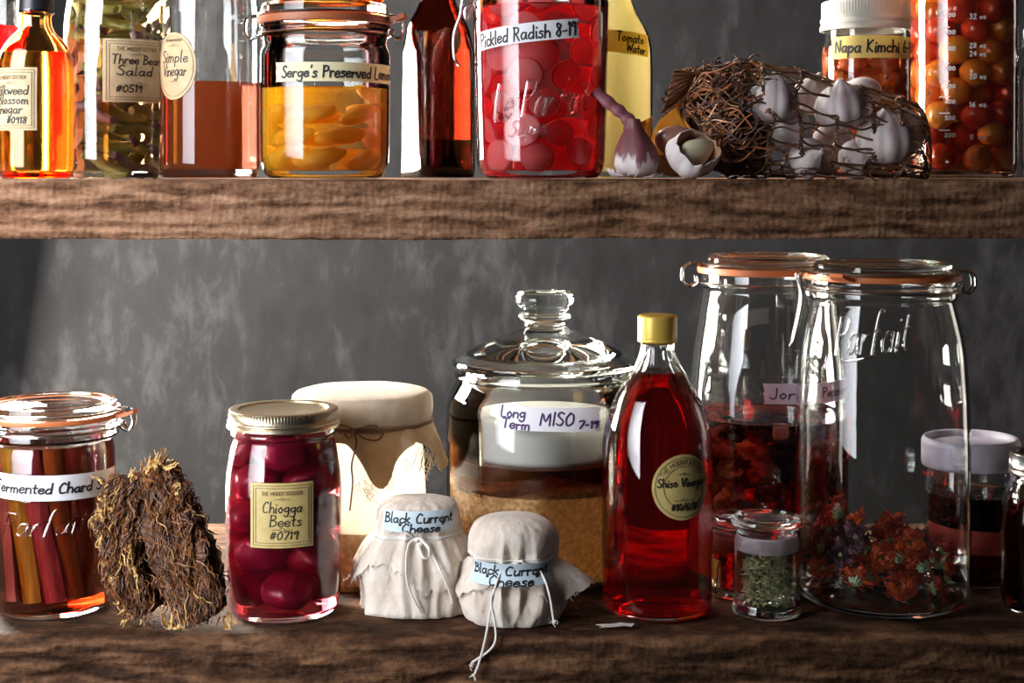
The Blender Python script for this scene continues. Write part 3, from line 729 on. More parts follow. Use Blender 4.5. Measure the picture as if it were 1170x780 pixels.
# ---- shiso vinegar
j = J('vinegar_bottle', 'tall glass bottle of ruby shiso vinegar with a gold cap', 'bottle', 751, 1.27, ZL)
def flute(a, r, z):
    k = max(0, min(1, (z-j.z(455))/.02))*max(0, min(1, (j.z(392)-z)/.008)); return (r*(1-.055*k*(.5+.5*cos(a*14))), z)
j.vessel([(56, 700, 8), (62, 688, 10), (63.5, 600, 60), (62.5, 492, 45), (49, 452, 55), (24, 414, 30), (19, 400, 8), (19, 392, 1), (22, 390, 1), (19, 386, 1), (18, 368, 1)], .0026, .006, mod=flute)
SH = glass('shiso_vinegar', ior=1.345, vol=(.972, .03, .05), dens=130, murk=.03, mcol=(.75, .01, .01))
MB().lathe(liquid(j.inn, j.z(424)), 80, mod=flute).build('shiso_vinegar', SH, j.o)
GCAP = mat('gold_cap', (.62, .42, .07), .35, metal=.3)
pr = fil(j.p([(0, 359), (20, 359, 2), (22.5, 361, 1), (22.5, 386, 1), (21, 387, .5), (20, 387), (20, 362), (0, 362)]), 4)
MB().lathe(pr, 120, mod=lambda a, r, z: (r-(.0005 if int(a/(2*pi)*120) % 2 and r > 21*j.s and j.z(384) < z < j.z(363) else 0), z)).build('screw_cap', GCAP, j.o, sharp=35)
j.ring(22.6, 386, 390, 2, GCAP, 'cap_ring')
jar_label(j, 745, 807, 519, 594, GOLDLAB, [('Shiso Vinegar', 0, .07, .13, .84), ('#10/6/18', .02, -.30, .10, .44)], pen=.0010, shape='oval',
    extra=lambda w, h: oval_strokes(w*.90, h*.90)+oval_strokes(w*.64, h*.64)[:1]+arc_text('THE MUDDY KITCHEN', h*.385, h*.07, -1.1, 1.1)+orn(0, -h*.2, w*.3)+orn(0, h*.2, w*.2))

# ---- two very large swing-top jars
j = J('swing_top_jar', 'very large swing-top jar half full of dark peppers behind the vinegar bottle', 'jar', 877, 1.435, ZL)
j.vessel([(78, 660, 12), (88, 640, 26), (89, 500, 60), (89, 430, 60), (76, 345, 26), (73, 330, 4), (76, 326, 2), (76, 312, 1)], .0028, .007)
clip_fittings(j, 68, 291, 304, 80, 304, 311, 322, hinge=-1, lever=False, big=1.2)
PEPL = glass('pepper_liquid', ior=1.34, vol=(.70, .16, .05), dens=80, murk=.06, mcol=(.3, .03, .01))
j.fill(487, PEPL, 'pepper_liquid')
jar_label(j, 874, 966, 437, 460, PINKTAPE, [("Jori's", -.27, -.02, .5, .36), ('Peppers', .24, 0, .46, .42)], pen=.0013, ink=INKV, tilt=.0, ragged=.001)
PEP = [mat('pepper_red', (.36, .02, .01), .4, (.55, .08, .02), 50, coat=.4), mat('pepper_dark', (.14, .015, .01), .4, (.30, .05, .01), 50, coat=.4), mat('pepper_orange', (.60, .16, .02), .4, (.40, .05, .01), 50, coat=.4)]
cube = MB().ico((0, 0, 0), .009, 3, fn=lambda p: Vector([max(-.72, min(.72, c)) for c in p]))
loose('pale_radish_cube', cube, mat('pale_cube', (.75, .72, .60), .5, trans=.2), (j.X+.002, j.Y-.055, ZL+j.z(482)), 'pale cube floating on the liquid in the large jar of peppers', 'vegetable piece', None)
for i in range(78):
    lev = i//13; a = radians(i*27.7+lev*17); rr = R.uniform(.050, .061) if i % 5 else .03; zz = .018+lev*.0185+R.uniform(-.004, .004)
    mb = MB(); pts = []; aa = R.uniform(0, 6)
    for k in range(8): t = k/7; pts.append((.012*cos(aa+t*2.6), .006*sin(t*5+i), .008*sin(aa+t*2.8)))
    if i % 3: mb.ico((0, 0, 0), .0115, 3, .9, 2.2, sc=(1.1, .5, .8), seed=i)
    else: mb.tube(cat(pts, 3), [.0036*(.5+sin(pi*(k+.8)/24))*(1+.25*sin(k*1.7+i)) for k in range(22)], 9, flat=.5)
    loose('pepper_piece', mb, PEP[i % 3], (j.X+rr*sin(a), j.Y-rr*cos(a), ZL+zz), '%s curled pepper piece, %s row, %s %s, in the pepper jar' % (('red', 'dark maroon', 'orange red')[i % 3], ORD[lev], side_word(sin(a)), 'front' if cos(a) > 0 else 'back'), 'pepper', 'peppers in the large jar', (0, 0, a))

j = J('swing_top_jar', 'very large clear swing-top jar with dried flowers in its bottom, nearest on the right', 'jar', 1008, 1.303, ZL)
j.vessel([(88, 700, 12), (97, 672, 26), (98, 560, 60), (97.5, 470, 80), (92, 390, 50), (82, 350, 10), (80, 343, 3), (84, 338, 2), (84, 330, 2), (81, 327, 1.5), (84, 323, 2), (84, 319, 1)], .0030, .007)
clip_fittings(j, 76, 299, 313, 88, 312, 318, 330, tab=-40, hinge=1, big=1.15)
emboss(j, script('Parfait', .034, .062, .5)+[[(-.026+.055*t/12, -.020-.004*sin(t/12*3)+.012*t/12) for t in range(13)]], -.42, 384, wid=.0022, tilt=.12)
# dried marigolds: petals, green calyx
def flower(seed, petal, green):
    rr = random.Random(seed); mb = MB(); n = 22
    for ring in range(3):
        for k in range(n-ring*4):
            a = 2*pi*k/(n-ring*4)+rr.uniform(-.15, .15); l = .0125*(1-ring*.22)*rr.uniform(.75, 1.15); up = .25+ring*.45+rr.uniform(-.2, .25); wd = .0014
            g = []
            for q in range(5):
                t = q/4; rad = .002+l*t*cos(up*t*1.1); zz = l*t*sin(up)+.002*sin(t*4+k); w_ = wd*(.5+sin(pi*(.15+.75*t))); cu = .4*rr.uniform(-1, 1)*t
                d = Vector((cos(a+cu), sin(a+cu), 0)); e = Vector((-sin(a+cu), cos(a+cu), 0)); p = d*rad+Vector((0, 0, zz)); g.append([p-e*w_, p+Vector((0, 0, -.0004)), p+e*w_])
            mb.sheet(g, .0003)
    mb.ico((0, 0, -.001), .0042, 2, .2, 2, mi=1, sc=(1, 1, .8))
    for k in range(11):
        a = 2*pi*k/11; mb.tube([(.002*cos(a), .002*sin(a), -.004), (.005*cos(a), .005*sin(a), -.001), (.0068*cos(a), .0068*sin(a), .004)], [.0011, .0012, .0003], 5, mi=1)
    return mb
OR = mat('marigold_orange', (.66, .10, .015), .6, (.38, .035, .008), 90, trans=.25); RD = mat('marigold_red', (.40, .035, .015), .6, (.22, .014, .008), 90, trans=.25); PU = mat('dried_purple', (.05, .018, .028), .7, (.12, .035, .045), 90, trans=.2)
GN = mat('calyx_green', (.28, .34, .14), .7, (.16, .22, .08), 90); GP = mat('calyx_pale', (.42, .50, .32), .7, (.25, .32, .18), 90)
protos = {}
k_ = 0
for lev, (nn, rr0, zz) in enumerate(((10, .057, .022), (5, .026, .020), (10, .056, .040), (5, .028, .042), (7, .050, .058), (3, .020, .062))):
    for k in range(nn):
        a = 2*pi*k/nn+lev*.5; x, y = rr0*sin(a), -rr0*cos(a)
        hgt = .022*(1 if x < 0 else -.3) if lev > 3 else 0
        if lev > 3 and x > .012: continue
        kind = ('orange', 'red', 'purple', 'orange', 'pale')[k_ % 5]; pm = {'orange': OR, 'red': RD, 'purple': PU, 'pale': OR}[kind]; gm = GP if kind == 'pale' else GN
        lab = '%s dried marigold head, %s layer, %s %s, in the large clear jar' % ({'orange': 'orange', 'red': 'deep red', 'purple': 'dark purple', 'pale': 'green-backed orange'}[kind], ORD[lev//2], side_word(sin(a)), 'front' if cos(a) > 0 else 'back')
        loc = (j.X+x, j.Y+y, ZL+zz+R.uniform(-.003, .004)+(.006 if x < 0 else 0))
        rot = (R.uniform(.6, 1.7), R.uniform(-.5, .5), a+R.uniform(-.5, .5)) if kind != 'pale' else (-R.uniform(.9, 1.5), 0, a)
        if kind in protos: copyob(protos[kind], loc, rot, lab)
        else: protos[kind] = loose('dried_marigold', flower(k_, pm, gm), [pm, gm], loc, lab, 'flower', 'dried marigolds in the large clear jar', rot, flat=False)
        k_ += 1

# ---- little lidded spice jars
SEED = mat('grey_green_seeds', (.34, .32, .17), .7, (.20, .19, .09), 300); SEAL = mat('frosted_seal', (.62, .52, .56), .5, trans=.5)
def spice(name, label, cx, Y, yt, yb_, r, fillm, cloudy):
    j = J(name, label, 'jar', cx, Y, ZL)
    H = yb_-yt
    j.vessel([(r-2, yb_, 3), (r, yb_-7, 3), (r-4, yb_-13, 3), (r-3.5, yt+34, 3), (r-4, yt+24, 2)], .0017, .008, THICK)
    pr = fil(j.p([(0, yt+22), (r-7, yt+22, 2), (r-6.5, yt+18, 2), (r-1, yt+14, 2), (r+1, yt+9, 3), (r-1, yt+3, 3), (r*.7, yt+1, 3), (r*.6, yt+5, 2), (0, yt+5)]), 4)
    MB().lathe(pr, 72).build('glass_lid', THICK, j.o)
    j.ring(r-5.6, yt+23, yt+40, 2, SEAL, 'seal_ring')
    return j
j = spice('spice_jar', 'small clear spice jar of grey-green seeds beside the vinegar bottle', 876, 1.26, 586, 700, 40, None, 0)
mb = MB(); rr = random.Random(5)
for i in range(900):
    zz = rr.uniform(.006, .052); R_ = .0205*sqrt(max(0, 1-max(0, (zz-.030)/.026)**2)) ; a = rr.uniform(0, 2*pi); q = R_*(rr.uniform(.75, 1) if i % 4 else rr.uniform(0, 1)); c = Vector((q*sin(a), -q*cos(a), zz+.004))
    d = Vector((rr.uniform(-1, 1), rr.uniform(-1, 1), rr.uniform(-.7, .7))).normalized()*.0027; mb.tube([c-d, c, c+d], [.0003, .0008, .0003], 5)
loose('seeds', mb, SEED, j.o.location, 'grey-green seeds heaped inside the small spice jar', 'seeds', None); bpy.data.objects['seeds']['kind'] = 'stuff'
j2 = spice('spice_jar', 'small spice jar of dark red flakes tucked behind the seed jar', 846, 1.325, 586, 690, 38, None, 0)
mb = MB(); 
for i in range(500):
    zz = rr.uniform(.009, .050); a = rr.uniform(0, 2*pi); q = .0235*(rr.uniform(.8, 1)); c = Vector((q*sin(a), -q*cos(a), zz)); mb.ico(c, .0026, 1, .5, 2, sc=(1, .5, 1), seed=i)
loose('red_flakes', mb, PEP[1], j2.o.location, 'dark red flakes filling the small spice jar behind the seed jar', 'spice', None); bpy.data.objects['red_flakes']['kind'] = 'stuff'

# ---- jar with white plastic lid
j = J('plastic_lidded_jar', 'glass jar of dark steeped herbs with a white plastic lid', 'jar', 1110, 1.37, ZL)
j.vessel([(46, 680, 8), (50, 660, 12), (50, 570, 30), (49, 545, 14), (45, 532, 2), (45, 505, 1)], .0022, .005)
j.fill(572, glass('dark_herb_oil', ior=1.36, vol=(.5, .12, .06), dens=90, murk=.12, mcol=(.05, .01, .01)), 'dark_herb_oil')
WP = mat('white_plastic', (.66, .62, .74), .4, trans=.15)
pr = fil(j.p([(0, 506), (44, 506, 3), (47, 499, 2), (51, 498, 2), (54, 503, 3), (54, 528, 2), (53, 531, 1), (50, 531), (50, 510), (0, 510)]), 4)
MB().lathe(pr, 120, mod=lambda a, r, z: (r+(.0009 if (int(a/(2*pi)*120) % 10 in (0, 1)) and r > 52*j.s and j.z(526) < z < j.z(508) else 0), z)).build('plastic_lid', WP, j.o, sharp=35)
mb = MB()
for i in range(160):
    a = rr.uniform(0, 6.28); q = .038*sqrt(rr.random()); c = Vector((q*sin(a), -q*cos(a), j.z(572)+rr.uniform(-.012, .006))); pts = [c+Vector((rr.uniform(-.006, .006), rr.uniform(-.006, .006), rr.uniform(-.004, .004))) for _ in range(4)]
    for pt in pts:
        h_ = hypot(pt.x, pt.y)
        if h_ > .0355: pt.x *= .0355/h_; pt.y *= .0355/h_
    mb.tube(cat(pts, 3), .0011, 4)
loose('steeping_herbs', mb, mat('dark_herbs', (.07, .02, .015), .7, (.14, .06, .03), 90), j.o.location, 'tangle of dark herbs floating in the white-lidded jar', 'herbs', None); bpy.data.objects['steeping_herbs']['kind'] = 'stuff'
jar_label(j, 0, 0, 607, 634, REDTAPE, [('~ ~ ~', -.1, 0, .8, .46)], pen=.0009, ink=PRINT, a=(-80, 60), tilt=-.06)

# ---- dark jar at the right edge
j = J('mason_jar', 'dark jar with a silver screw lid cut off by the right edge, lower shelf', 'jar', 1199, 1.27, ZL)
j.vessel([(50, 690, 8), (55, 675, 12), (55, 600, 30), (52, 568, 20), (42, 548, 6), (40, 540, 2), (43, 537, 1.5), (40, 533, 1), (40, 520, 1)], .0024, .006)
j.fill(560, glass('black_cherry_syrup', ior=1.36, vol=(.5, .03, .05), dens=120, murk=.12, mcol=(.06, .004, .01)))
screw_band(j, 45, 516, 541, LIDSILV, mat('black_lid_disc', (.03, .03, .035), .35))
# garlic skin flake on the board
g = []
for a_ in range(6):
    g.append([((a_/5-.5)*.026+.003*sin(k), (k/4-.5)*.008, .0010+.0025*abs(sin(a_*1.3+k*.8))*(a_/5)) for k in range(5)])
o = MB().sheet(g, .0003).build('garlic_skin_flake', mat('papery_skin', (.78, .72, .66), .7, trans=.3)); o.location = (.084, 1.216, ZL+.0004); prop(o, 'small papery white garlic skin flake lying in front of the vinegar bottle', 'garlic skin')
# ================================================================ UPPER SHELF
# ---- amber bottle
AMB = glass('amber_glass', (1, 1, 1), 1.5, waves=.03, vol=(.95, .66, .03), dens=460)
j = J('amber_bottle', 'round amber glass bottle with a black cap at the left end of the upper shelf', 'bottle', 41, 1.27, ZU)
j.vessel([(39, 203, 6), (42, 192, 14), (43, 110, 60), (42, 72, 22), (36, 52, 16), (20, 36, 8), (17, 28, 4), (17, 18, 2), (20, 16, 1), (20, 12, 1)], .0024, .006, AMB)
j.fill(58, glass('amber_vinegar', ior=1.345, rough=.10, vol=(.97, .82, .25), dens=30), 'vinegar')
BLK = mat('black_plastic', (.012, .012, .014), .35)
pr = fil(j.p([(0, -14), (17, -14, 3), (19, -8, 2), (20, 14, 1), (18.5, 15), (18.5, -8), (0, -8)]), 4)
MB().lathe(pr, 120, mod=lambda a, r, z: (r-(.0006 if int(a/(2*pi)*120) % 2 and r > 18.6*j.s and j.z(12) < z < j.z(-6) else 0), z)).build('ribbed_cap', BLK, j.o, sharp=35)
jar_label(j, -2, 55, 77, 149, KRAFT, [('Milkweed', 0, .14, .15, .70), ('Blossom', .04, -.02, .14, .62), ('Vinegar', -.06, -.16, .15, .62), ('#0918', .14, -.34, .10, .36)], pen=.0009, a=(-66, 19), extra=lambda w, h: printed(w, h))
# ---- red bottle at far left
j = J('glass_bottle', 'clear bottle holding red liquid, cut off by the left edge behind the amber bottle', 'bottle', -14, 1.40, ZU)
j.vessel([(34, 195, 6), (37, 185, 10), (37, 20, 60), (36, -20, 16), (16, -50, 14), (13, -90, 2)], .0022, .006)
j.fill(27, glass('red_liquid', ior=1.345, vol=(.95, .03, .08), dens=150, murk=.12, mcol=(.7, .01, .04)))
j.ring(15, -96, -78, 15, BLK, 'bottle_cap')

# ---- three bean salad
j = J('tall_salad_jar', 'tall jar of green beans and carrot strips between the amber bottle and the vinegar jar', 'jar', 132, 1.42, ZU)
j.vessel([(52, 200, 6), (56, 188, 12), (57, 100, 60), (57, 30, 40), (52, -4, 20), (47, -16, 4), (50, -20, 2), (50, -24, 2), (47, -28, 1), (47, -38, 1)], .0024, .006)
j.fill(-8, glass('bean_brine', ior=1.34, vol=(.74, .55, .25), dens=34, murk=.12, mcol=(.10, .06, .02)))
screw_band(j, 50, -46, -20, LIDGOLD, LIDGOLD)
jar_label(j, 117, 186, 45, 117, KRAFT, [('Three Bean', .0, .17, .14, .76), ('Salad', -.05, -.01, .15, .52), ('#0519', -.14, -.29, .11, .36)], pen=.0010, extra=lambda w, h: printed(w, h))
BN = [mat('green_bean', (.30, .30, .05), .45, (.42, .40, .10), 60, coat=.3), mat('yellow_bean', (.55, .48, .14), .45, (.42, .38, .10), 60, coat=.3), mat('carrot_strip', (.72, .22, .03), .5, (.55, .14, .02), 60, coat=.3), mat('purple_onion', (.22, .10, .13), .5, (.35, .2, .2), 60, coat=.3)]
BNN = ['green bean', 'yellow bean', 'carrot strip', 'purple onion strip']
def strip(l, r, bend, sd, sides=10, sq=False):
    pts = [(l*(t/8-.5), bend*sin(pi*t/8), .002*sin(t+sd)) for t in range(9)]
    return MB().tube(cat(pts, 2), [r*(.75+.25*sin(pi*(k+.5)/17))*(1+.06*sin(k*2.1)) for k in range(17)], 4 if sq else sides, flat=.8)
for i in range(78):
    lev = i//8; a = radians(i*45+lev*23); zz = .012+lev*.0165; rr_ = .0335 if i % 8 < 7 else .012
    kd = 2 if (sin(a) < -.55 and cos(a) > -.2 and lev < 8) else (0, 1, 0, 3, 0)[(i*3+lev) % 5]; kd = 1 if kd == 0 and i % 3 == 0 else kd
    l = .046 if kd != 2 else .034
    mb = strip(l, .0050 if kd != 2 else .0055, .005, i, sq=(kd == 2))
    up = R.uniform(-.7, .7) if kd != 2 else R.uniform(.9, 1.7)
    if kd == 2: rr_ = .037
    loose(BNN[kd].replace(' ', '_'), mb, BN[kd], (j.X+rr_*sin(a), j.Y-rr_*cos(a), ZU+zz), '%s, %s layer, %s %s, in the Three Bean Salad jar' % (BNN[kd], ORD[min(lev, 9)], side_word(sin(a)), 'front' if cos(a) > 0 else 'back'),
          'bean' if kd < 2 else 'vegetable strip', 'cut vegetables in the bean salad jar', (0, -up, a))

# ---- simple vinegar jar
j = J('clear_bottle', 'clear straight glass jar of reddish brown vinegar with an oval label', 'jar', 240, 1.36, ZU)
j.vessel([(54, 200, 6), (56.5, 190, 12), (56.5, 60, 60), (56, 0, 40), (50, -30, 16), (40, -40, 4), (40, -60, 1)], .0026, .008)
j.fill(92, glass('cloudy_brown_vinegar', ior=1.345, vol=(.85, .30, .12), dens=30, murk=.80, mcol=(.40, .12, .035)))
j.ring(43, -66, -44, 43, LIDSILV, 'lid')
jar_label(j, 184, 224, 37, 114, KRAFT, [('Simple', 0, .13, .17, .66), ('Vinegar', 0, -.07, .17, .60)], pen=.0009, shape='oval', extra=lambda w, h: oval_strokes(w*.90, h*.90)+orn(0, h*.3, w*.3)+orn(0, -h*.23, w*.2)+line_strokes('THE MUDDY KITCHEN', 0, h*.38, h*.03, w*.4, slant=0, jit=0, smooth=2))

# ---- preserved lemon jar
j = J('swing_top_jar', 'squat swing-top jar of golden preserved lemons beside the brown vinegar jar', 'jar', 371, 1.30, ZU)
j.vessel([(66, 198, 10), (73.5, 184, 16), (74, 100, 60), (74, 60, 12), (70, 52, 5), (71, 44, 3), (75, 42, 2), (75, 38, 1.5), (72, 36, 1), (75, 33, 1.5), (75, 30, 1)], .0028, .007, THIN)
LEMB = glass('lemon_brine', ior=1.345, vol=(.985, .72, .10), dens=16, murk=.24, mcol=(1, .55, .015))
j.fill(98, LEMB, 'lemon_brine')
clip_fittings(j, 72, 6, 22, 76, 21, 29, 40, gasket=RUBBERD, hinge=-1, lever=False, tab=78)
jar_label(j, 325, 446, 71, 93, CREAMTAPE, [("Serge's Preserved Lemon", .02, -.02, .60, .93)], pen=.0015, a=(-38, 84), ragged=.001)
LEM = mat('lemon_flesh', (.90, .52, .04), .4, (.98, .68, .12), 60, trans=.45, coat=.3)
for i in range(16):
    lev = i//5; a = radians(i*72+lev*30); loc = (j.X+.033*sin(a), j.Y-.033*cos(a), ZU+.018+lev*.0185)
    mb = MB().ico((0, 0, 0), .020, 4, .12, 2, sc=(1.05, .45, .36), seed=i, fn=lambda p: Vector((p.x, p.y+.35*p.x*p.x, p.z)))
    loose('lemon_wedge', mb, LEM, loc, 'golden lemon wedge, %s layer, %s %s, in the preserved lemon jar' % (ORD[lev], side_word(sin(a)), 'front' if cos(a) > 0 else 'back'), 'lemon wedge', 'lemons in the squat swing-top jar', (R.uniform(-.5, .5), R.uniform(-.4, .4), a))
# ---- stack on it: amber dish on the lemon jar
j2 = J('glass_dish', 'amber orange glass dish resting on the lid of the preserved lemon jar', 'dish', 374, 1.30, ZU)
zb = j.z(9)-.0015
j2.o.location.z += zb
MB().lathe(fil([(0, 0), (.040, 0, .004), (.0515, .010, .006), (.054, .05, .004), (.052, .051), (.0495, .012, .006), (.039, .0035, .003), (0, .0035)], 5), 72).build('glass_body', glass('orange_glass', (1, .60, .22), 1.5), j2.o)

# ---- square swing bottle, dark amber
j = J('square_bottle', 'square dark brown bottle with a bright reflecting side between lemon and radish jars', 'bottle', 500, 1.445, ZU)
DKA = glass('dark_amber_glass', (1, 1, 1), 1.5, waves=.10, wscale=40, vol=(.72, .25, .03), dens=1000)
def square(a, r, z, rotn=radians(30)):
    k = max(0, min(1, (j.z(28)-z)/.035)); b_ = a-rotn; c, s_ = abs(cos(b_)), abs(sin(b_)); q = (c**7+s_**7)**(-1/7)
    return (r*(1-k)+r*k*q*.92, z)
j.vessel([(37, 200, 3), (37.5, 190, 3), (37.5, 50, 20), (36, 30, 24), (19, 2, 16), (15, -40, 6), (15, -70, 1)], .0026, .008, DKA, mod=square, seg=144)
MB().lathe(liquid(j.inn, j.z(160)), 144, mod=square).build('dark_liquid', glass('brown_ferment', ior=1.345, vol=(.3, .08, .04), dens=90), j.o)
j.ring(17, -84, -66, 17, PLATE, 'stopper')

# ---- pickled radish
j = J('swing_top_jar', 'large glass jar of pickled radish slices in crimson brine with a white tape label', 'jar', 618, 1.29, ZU)
j.vessel([(66, 200, 8), (73, 188, 12), (76.5, 60, 60), (77.5, 4, 10), (76, 0, 2), (80, -4, 2), (80, -14, 2), (78, -16, 1)], .0028, .007, THIN)
j.fill(2, glass('radish_brine', ior=1.34, vol=(.97, .12, .14), dens=20, murk=.15, mcol=(.90, .02, .05)))
clip_fittings(j, 74, -44, -26, 82, -26, -18, -8, hinge=1, lever=False)
w_ = MB()
for dd in (-.006, .006): w_.tube(cat([j.P(545, -26, dd), j.P(537, -20, dd), j.P(529, 0, dd), j.P(526, 18, dd), j.P(519, 40, dd), j.P(519, 62, dd), j.P(522, 72, dd*.8), j.P(526, 74, 0)], 5), .0011, 7)
w_.tube(cat([j.P(545, 0, -.009), j.P(532, 12, -.010), j.P(534, 24, -.010), j.P(542, 6, -.009)], 5), .0010, 7)
w_.build('bail_wire', WIRE, j.o)
jar_label(j, 547, 659, 27, 49, WHITETAPE, [('Pickled Radish 8-19', .01, -.04, .70, .92)], pen=.0013, tilt=.10, a=(-66, 31), ragged=.001)
emboss(j, line_strokes('Le Parfait', 0, 0, .030, .088, slant=.5, jit=.02, seed=4), -.05, 113, wid=.0024, tilt=.1)
emboss(j, line_strokes('Super', 0, 0, .013, .036, slant=.5, jit=.02, seed=4), -.22, 146, wid=.0018, tilt=.1, name='embossed_lettering')
RF = mat('radish_flesh', (1, .50, .48), .4, (.95, .28, .30), 30, coat=.3, trans=.4); RSK = mat('radish_skin', (.80, .02, .05), .35, coat=.4)
pr = None
for i in range(56):
    lev = i//8; a = radians(i*45+lev*22.5+R.uniform(-8, 8)); rr_ = .0470 if lev > 1 else .0440; zz = .020+lev*.0215+R.uniform(-.004, .004)
    lab = 'pink radish slice, %s layer, %s %s, in the pickled radish jar' % (ORD[lev], side_word(sin(a)), 'front' if cos(a) > 0 else 'back')
    loc = (j.X+rr_*sin(a), j.Y-rr_*cos(a), ZU+zz); rt_ = (pi/2+R.uniform(-.55, .55), R.uniform(-.6, .6), a); sc_ = R.uniform(.75, 1.12)
    if pr is None:
        mb = MB(); P_ = fil([(0, -.0017), (.0148, -.0017, .0008), (.0157, 0, .0006), (.0148, .0017, .0008), (0, .0017)], 3); mb.lathe(P_, 36)
        mb.m = [1 if all(hypot(mb.v[k][0], mb.v[k][1]) > .0146 for k in f) else 0 for f in mb.f]
        pr = loose('radish_slice', mb, [RF, RSK], loc, lab, 'radish slice', 'radish slices in the crimson jar', rt_); pr.scale = (sc_, sc_*.9, 1)
    else: copyob(pr, loc, rt_, lab, (sc_, sc_*.9, 1))

# ---- tomato water
j = J('glass_bottle', 'round-shouldered bottle of pale yellow tomato water behind the garlic clove', 'bottle', 706, 1.365, ZU)
j.vessel([(36, 200, 6), (39, 190, 10), (39.5, 80, 50), (38, 42, 26), (17, 8, 16), (15, -20, 4), (15, -50, 1)], .0022, .006, THIN)
j.fill(-30, glass('tomato_water', ior=1.3, rough=.7, murk=.75, mcol=(1, .88, .42), thru=.8), 'tomato_water')
j.ring(17, -64, -44, 17, LIDSILV, 'lid')
jar_label(j, 690, 740, 36, 62, YELTAPE, [('Tomato', .0, .22, .42, .62), ('Water', .14, -.24, .36, .46)], pen=.0012, a=(-22, 58), tilt=-.12, ragged=.001)

# ---- kimchi
j = J('mason_jar', 'short jar of kimchi with a white ribbed screw lid behind the garlic bag', 'jar', 990, 1.42, ZU)
j.vessel([(44, 196, 6), (48, 186, 12), (50, 110, 40), (50, 56, 10), (47, 46, 3), (47, 34, 1)], .0022, .005)
j.fill(50, glass('kimchi_brine', ior=1.34, vol=(.92, .40, .10), dens=30, murk=.12, mcol=(.7, .16, .02)))
screw_band(j, 52.5, 2, 36, LIDWHITE, LIDWHITE, ribs=90)
jar_label(j, 0, 0, 40, 66, YELTAPE, [('Napa Kimchi 6-19', 0, 0, .55, .90)], pen=.0016, a=(-64, 72), ragged=.001)
KM = [mat('kimchi_red', (.62, .07, .02), .4, (.80, .20, .04), 50, coat=.4, trans=.2), mat('kimchi_orange', (.80, .30, .06), .4, (.60, .12, .03), 50, coat=.4, trans=.2), mat('kimchi_pale', (.75, .50, .35), .4, (.60, .25, .15), 50, coat=.4, trans=.3)]
for i in range(36):
    lev = i//6; a = radians(i*60+lev*28); rr_ = .029; kd = (0, 1, 2, 0, 1, 0, 1)[i % 7]
    mb = MB().ico((0, 0, 0), .0125, 3, .5, 1.8, sc=(1, .55, .9), seed=i+3)
    loose('kimchi_piece', mb, KM[kd], (j.X+rr_*sin(a), j.Y-rr_*cos(a), ZU+.016+lev*.0185), '%s kimchi piece, %s layer, %s %s, in the kimchi jar' % (('red', 'orange', 'pale')[kd], ORD[lev], side_word(sin(a)), 'front' if cos(a) > 0 else 'back'), 'kimchi piece', 'kimchi in the white-lidded jar', (0, 0, a))

# ---- cherry tomatoes in a measuring jar
j = J('measuring_jar', 'tall graduated jar of red and orange cherry tomatoes at the right of the upper shelf', 'jar', 1101, 1.345, ZU)
j.vessel([(56, 200, 6), (58.5, 190, 10), (59, 100, 60), (59, -30, 30), (52, -60, 16), (46, -72, 4), (46, -90, 1)], .0024, .006)
j.fill(-40, glass('tomato_brine', ior=1.34, vol=(.92, .45, .14), dens=26, murk=.03, mcol=(.5, .1, .02)))
screw_band(j, 49, -98, -74, LIDGOLD, LIDGOLD)
TM = [mat('tomato_orange', (.90, .22, .015), .28, (.95, .32, .03), 25, coat=.5, sss=0), mat('tomato_red', (.70, .03, .01), .28, (.80, .08, .02), 25, coat=.5), mat('tomato_yellow', (.98, .40, .03), .28, (.95, .32, .03), 25, coat=.5)]
TN = ['orange', 'red', 'yellow']
STEM = mat('tomato_scar', (.35, .22, .06), .7)
tp_ = []
cnt = 0
for lev in range(11):
    for k in range(7):
        a = 2*pi*k/7+lev*pi/7+R.uniform(-.08, .08); rr_ = .0315; sz = R.uniform(.0115, .0135)
        if k == 6 and lev % 2: rr_ = .010
        kd = (0, 2, 1, 0, 1, 2, 0, 1)[(k*3+lev*5) % 8]; loc = (j.X+rr_*sin(a), j.Y-rr_*cos(a), ZU+.019+lev*.0188+R.uniform(-.002, .002))
        lab = '%s cherry tomato, %s layer, %s %s, in the graduated jar' % (TN[kd], ORD[lev] if lev < 10 else 'top', side_word(sin(a)), 'front' if cos(a) > 0 else 'back')
        while len(tp_) < 3:
            mb = MB().ico((0, 0, 0), 1, 4, .04, 1.5, sc=(1, 1, .95), seed=len(tp_), fn=lambda p: Vector((p.x, p.y, p.z-.12*math.exp(-(p.x*p.x+p.y*p.y)/.03)*(1 if p.z > 0 else 0))))
            mb.ico((0, 0, .86), .10, 2, .2, 3, mi=1, sc=(1, 1, .3)); me_ = mb.build('cherry_tomato', [TM[len(tp_)], STEM]); tp_.append(me_.data); bpy.data.objects.remove(me_)
        o = bpy.data.objects.new('cherry_tomato', tp_[kd]); C.objects.link(o); o.location = loc; o.scale = (sz, sz, sz*R.uniform(.95, 1.1)); o.rotation_euler = rrot()
        prop(o, lab, 'tomato', 'cherry tomatoes in the graduated jar'); cnt += 1
rad_ = 59*j.s
sf = cyl_surf(lambda z: rad_, radians(-37), j.z(80)); st = []; sf2 = cyl_surf(lambda z: rad_, radians(-2), j.z(80)); st2 = []
for i, yy in enumerate((17, 36, 54, 76, 96, 113, 131, 150)):
    v = (80-yy)*j.s; st.append([(-.0045, v), (.0, v), (.0045, v)]); st += line_strokes(str(900-i*100), .0095-.0045, v-.0045, .0032, .009, slant=0, seed=i)
for i, yy in enumerate((25, 57, 66, 91, 122, 158)):
    v = (80-yy)*j.s; st2 += line_strokes(('32', '28', '24', '20', '16', '8')[i]+' oz', .0, v, .0042, .014, slant=0, seed=i)
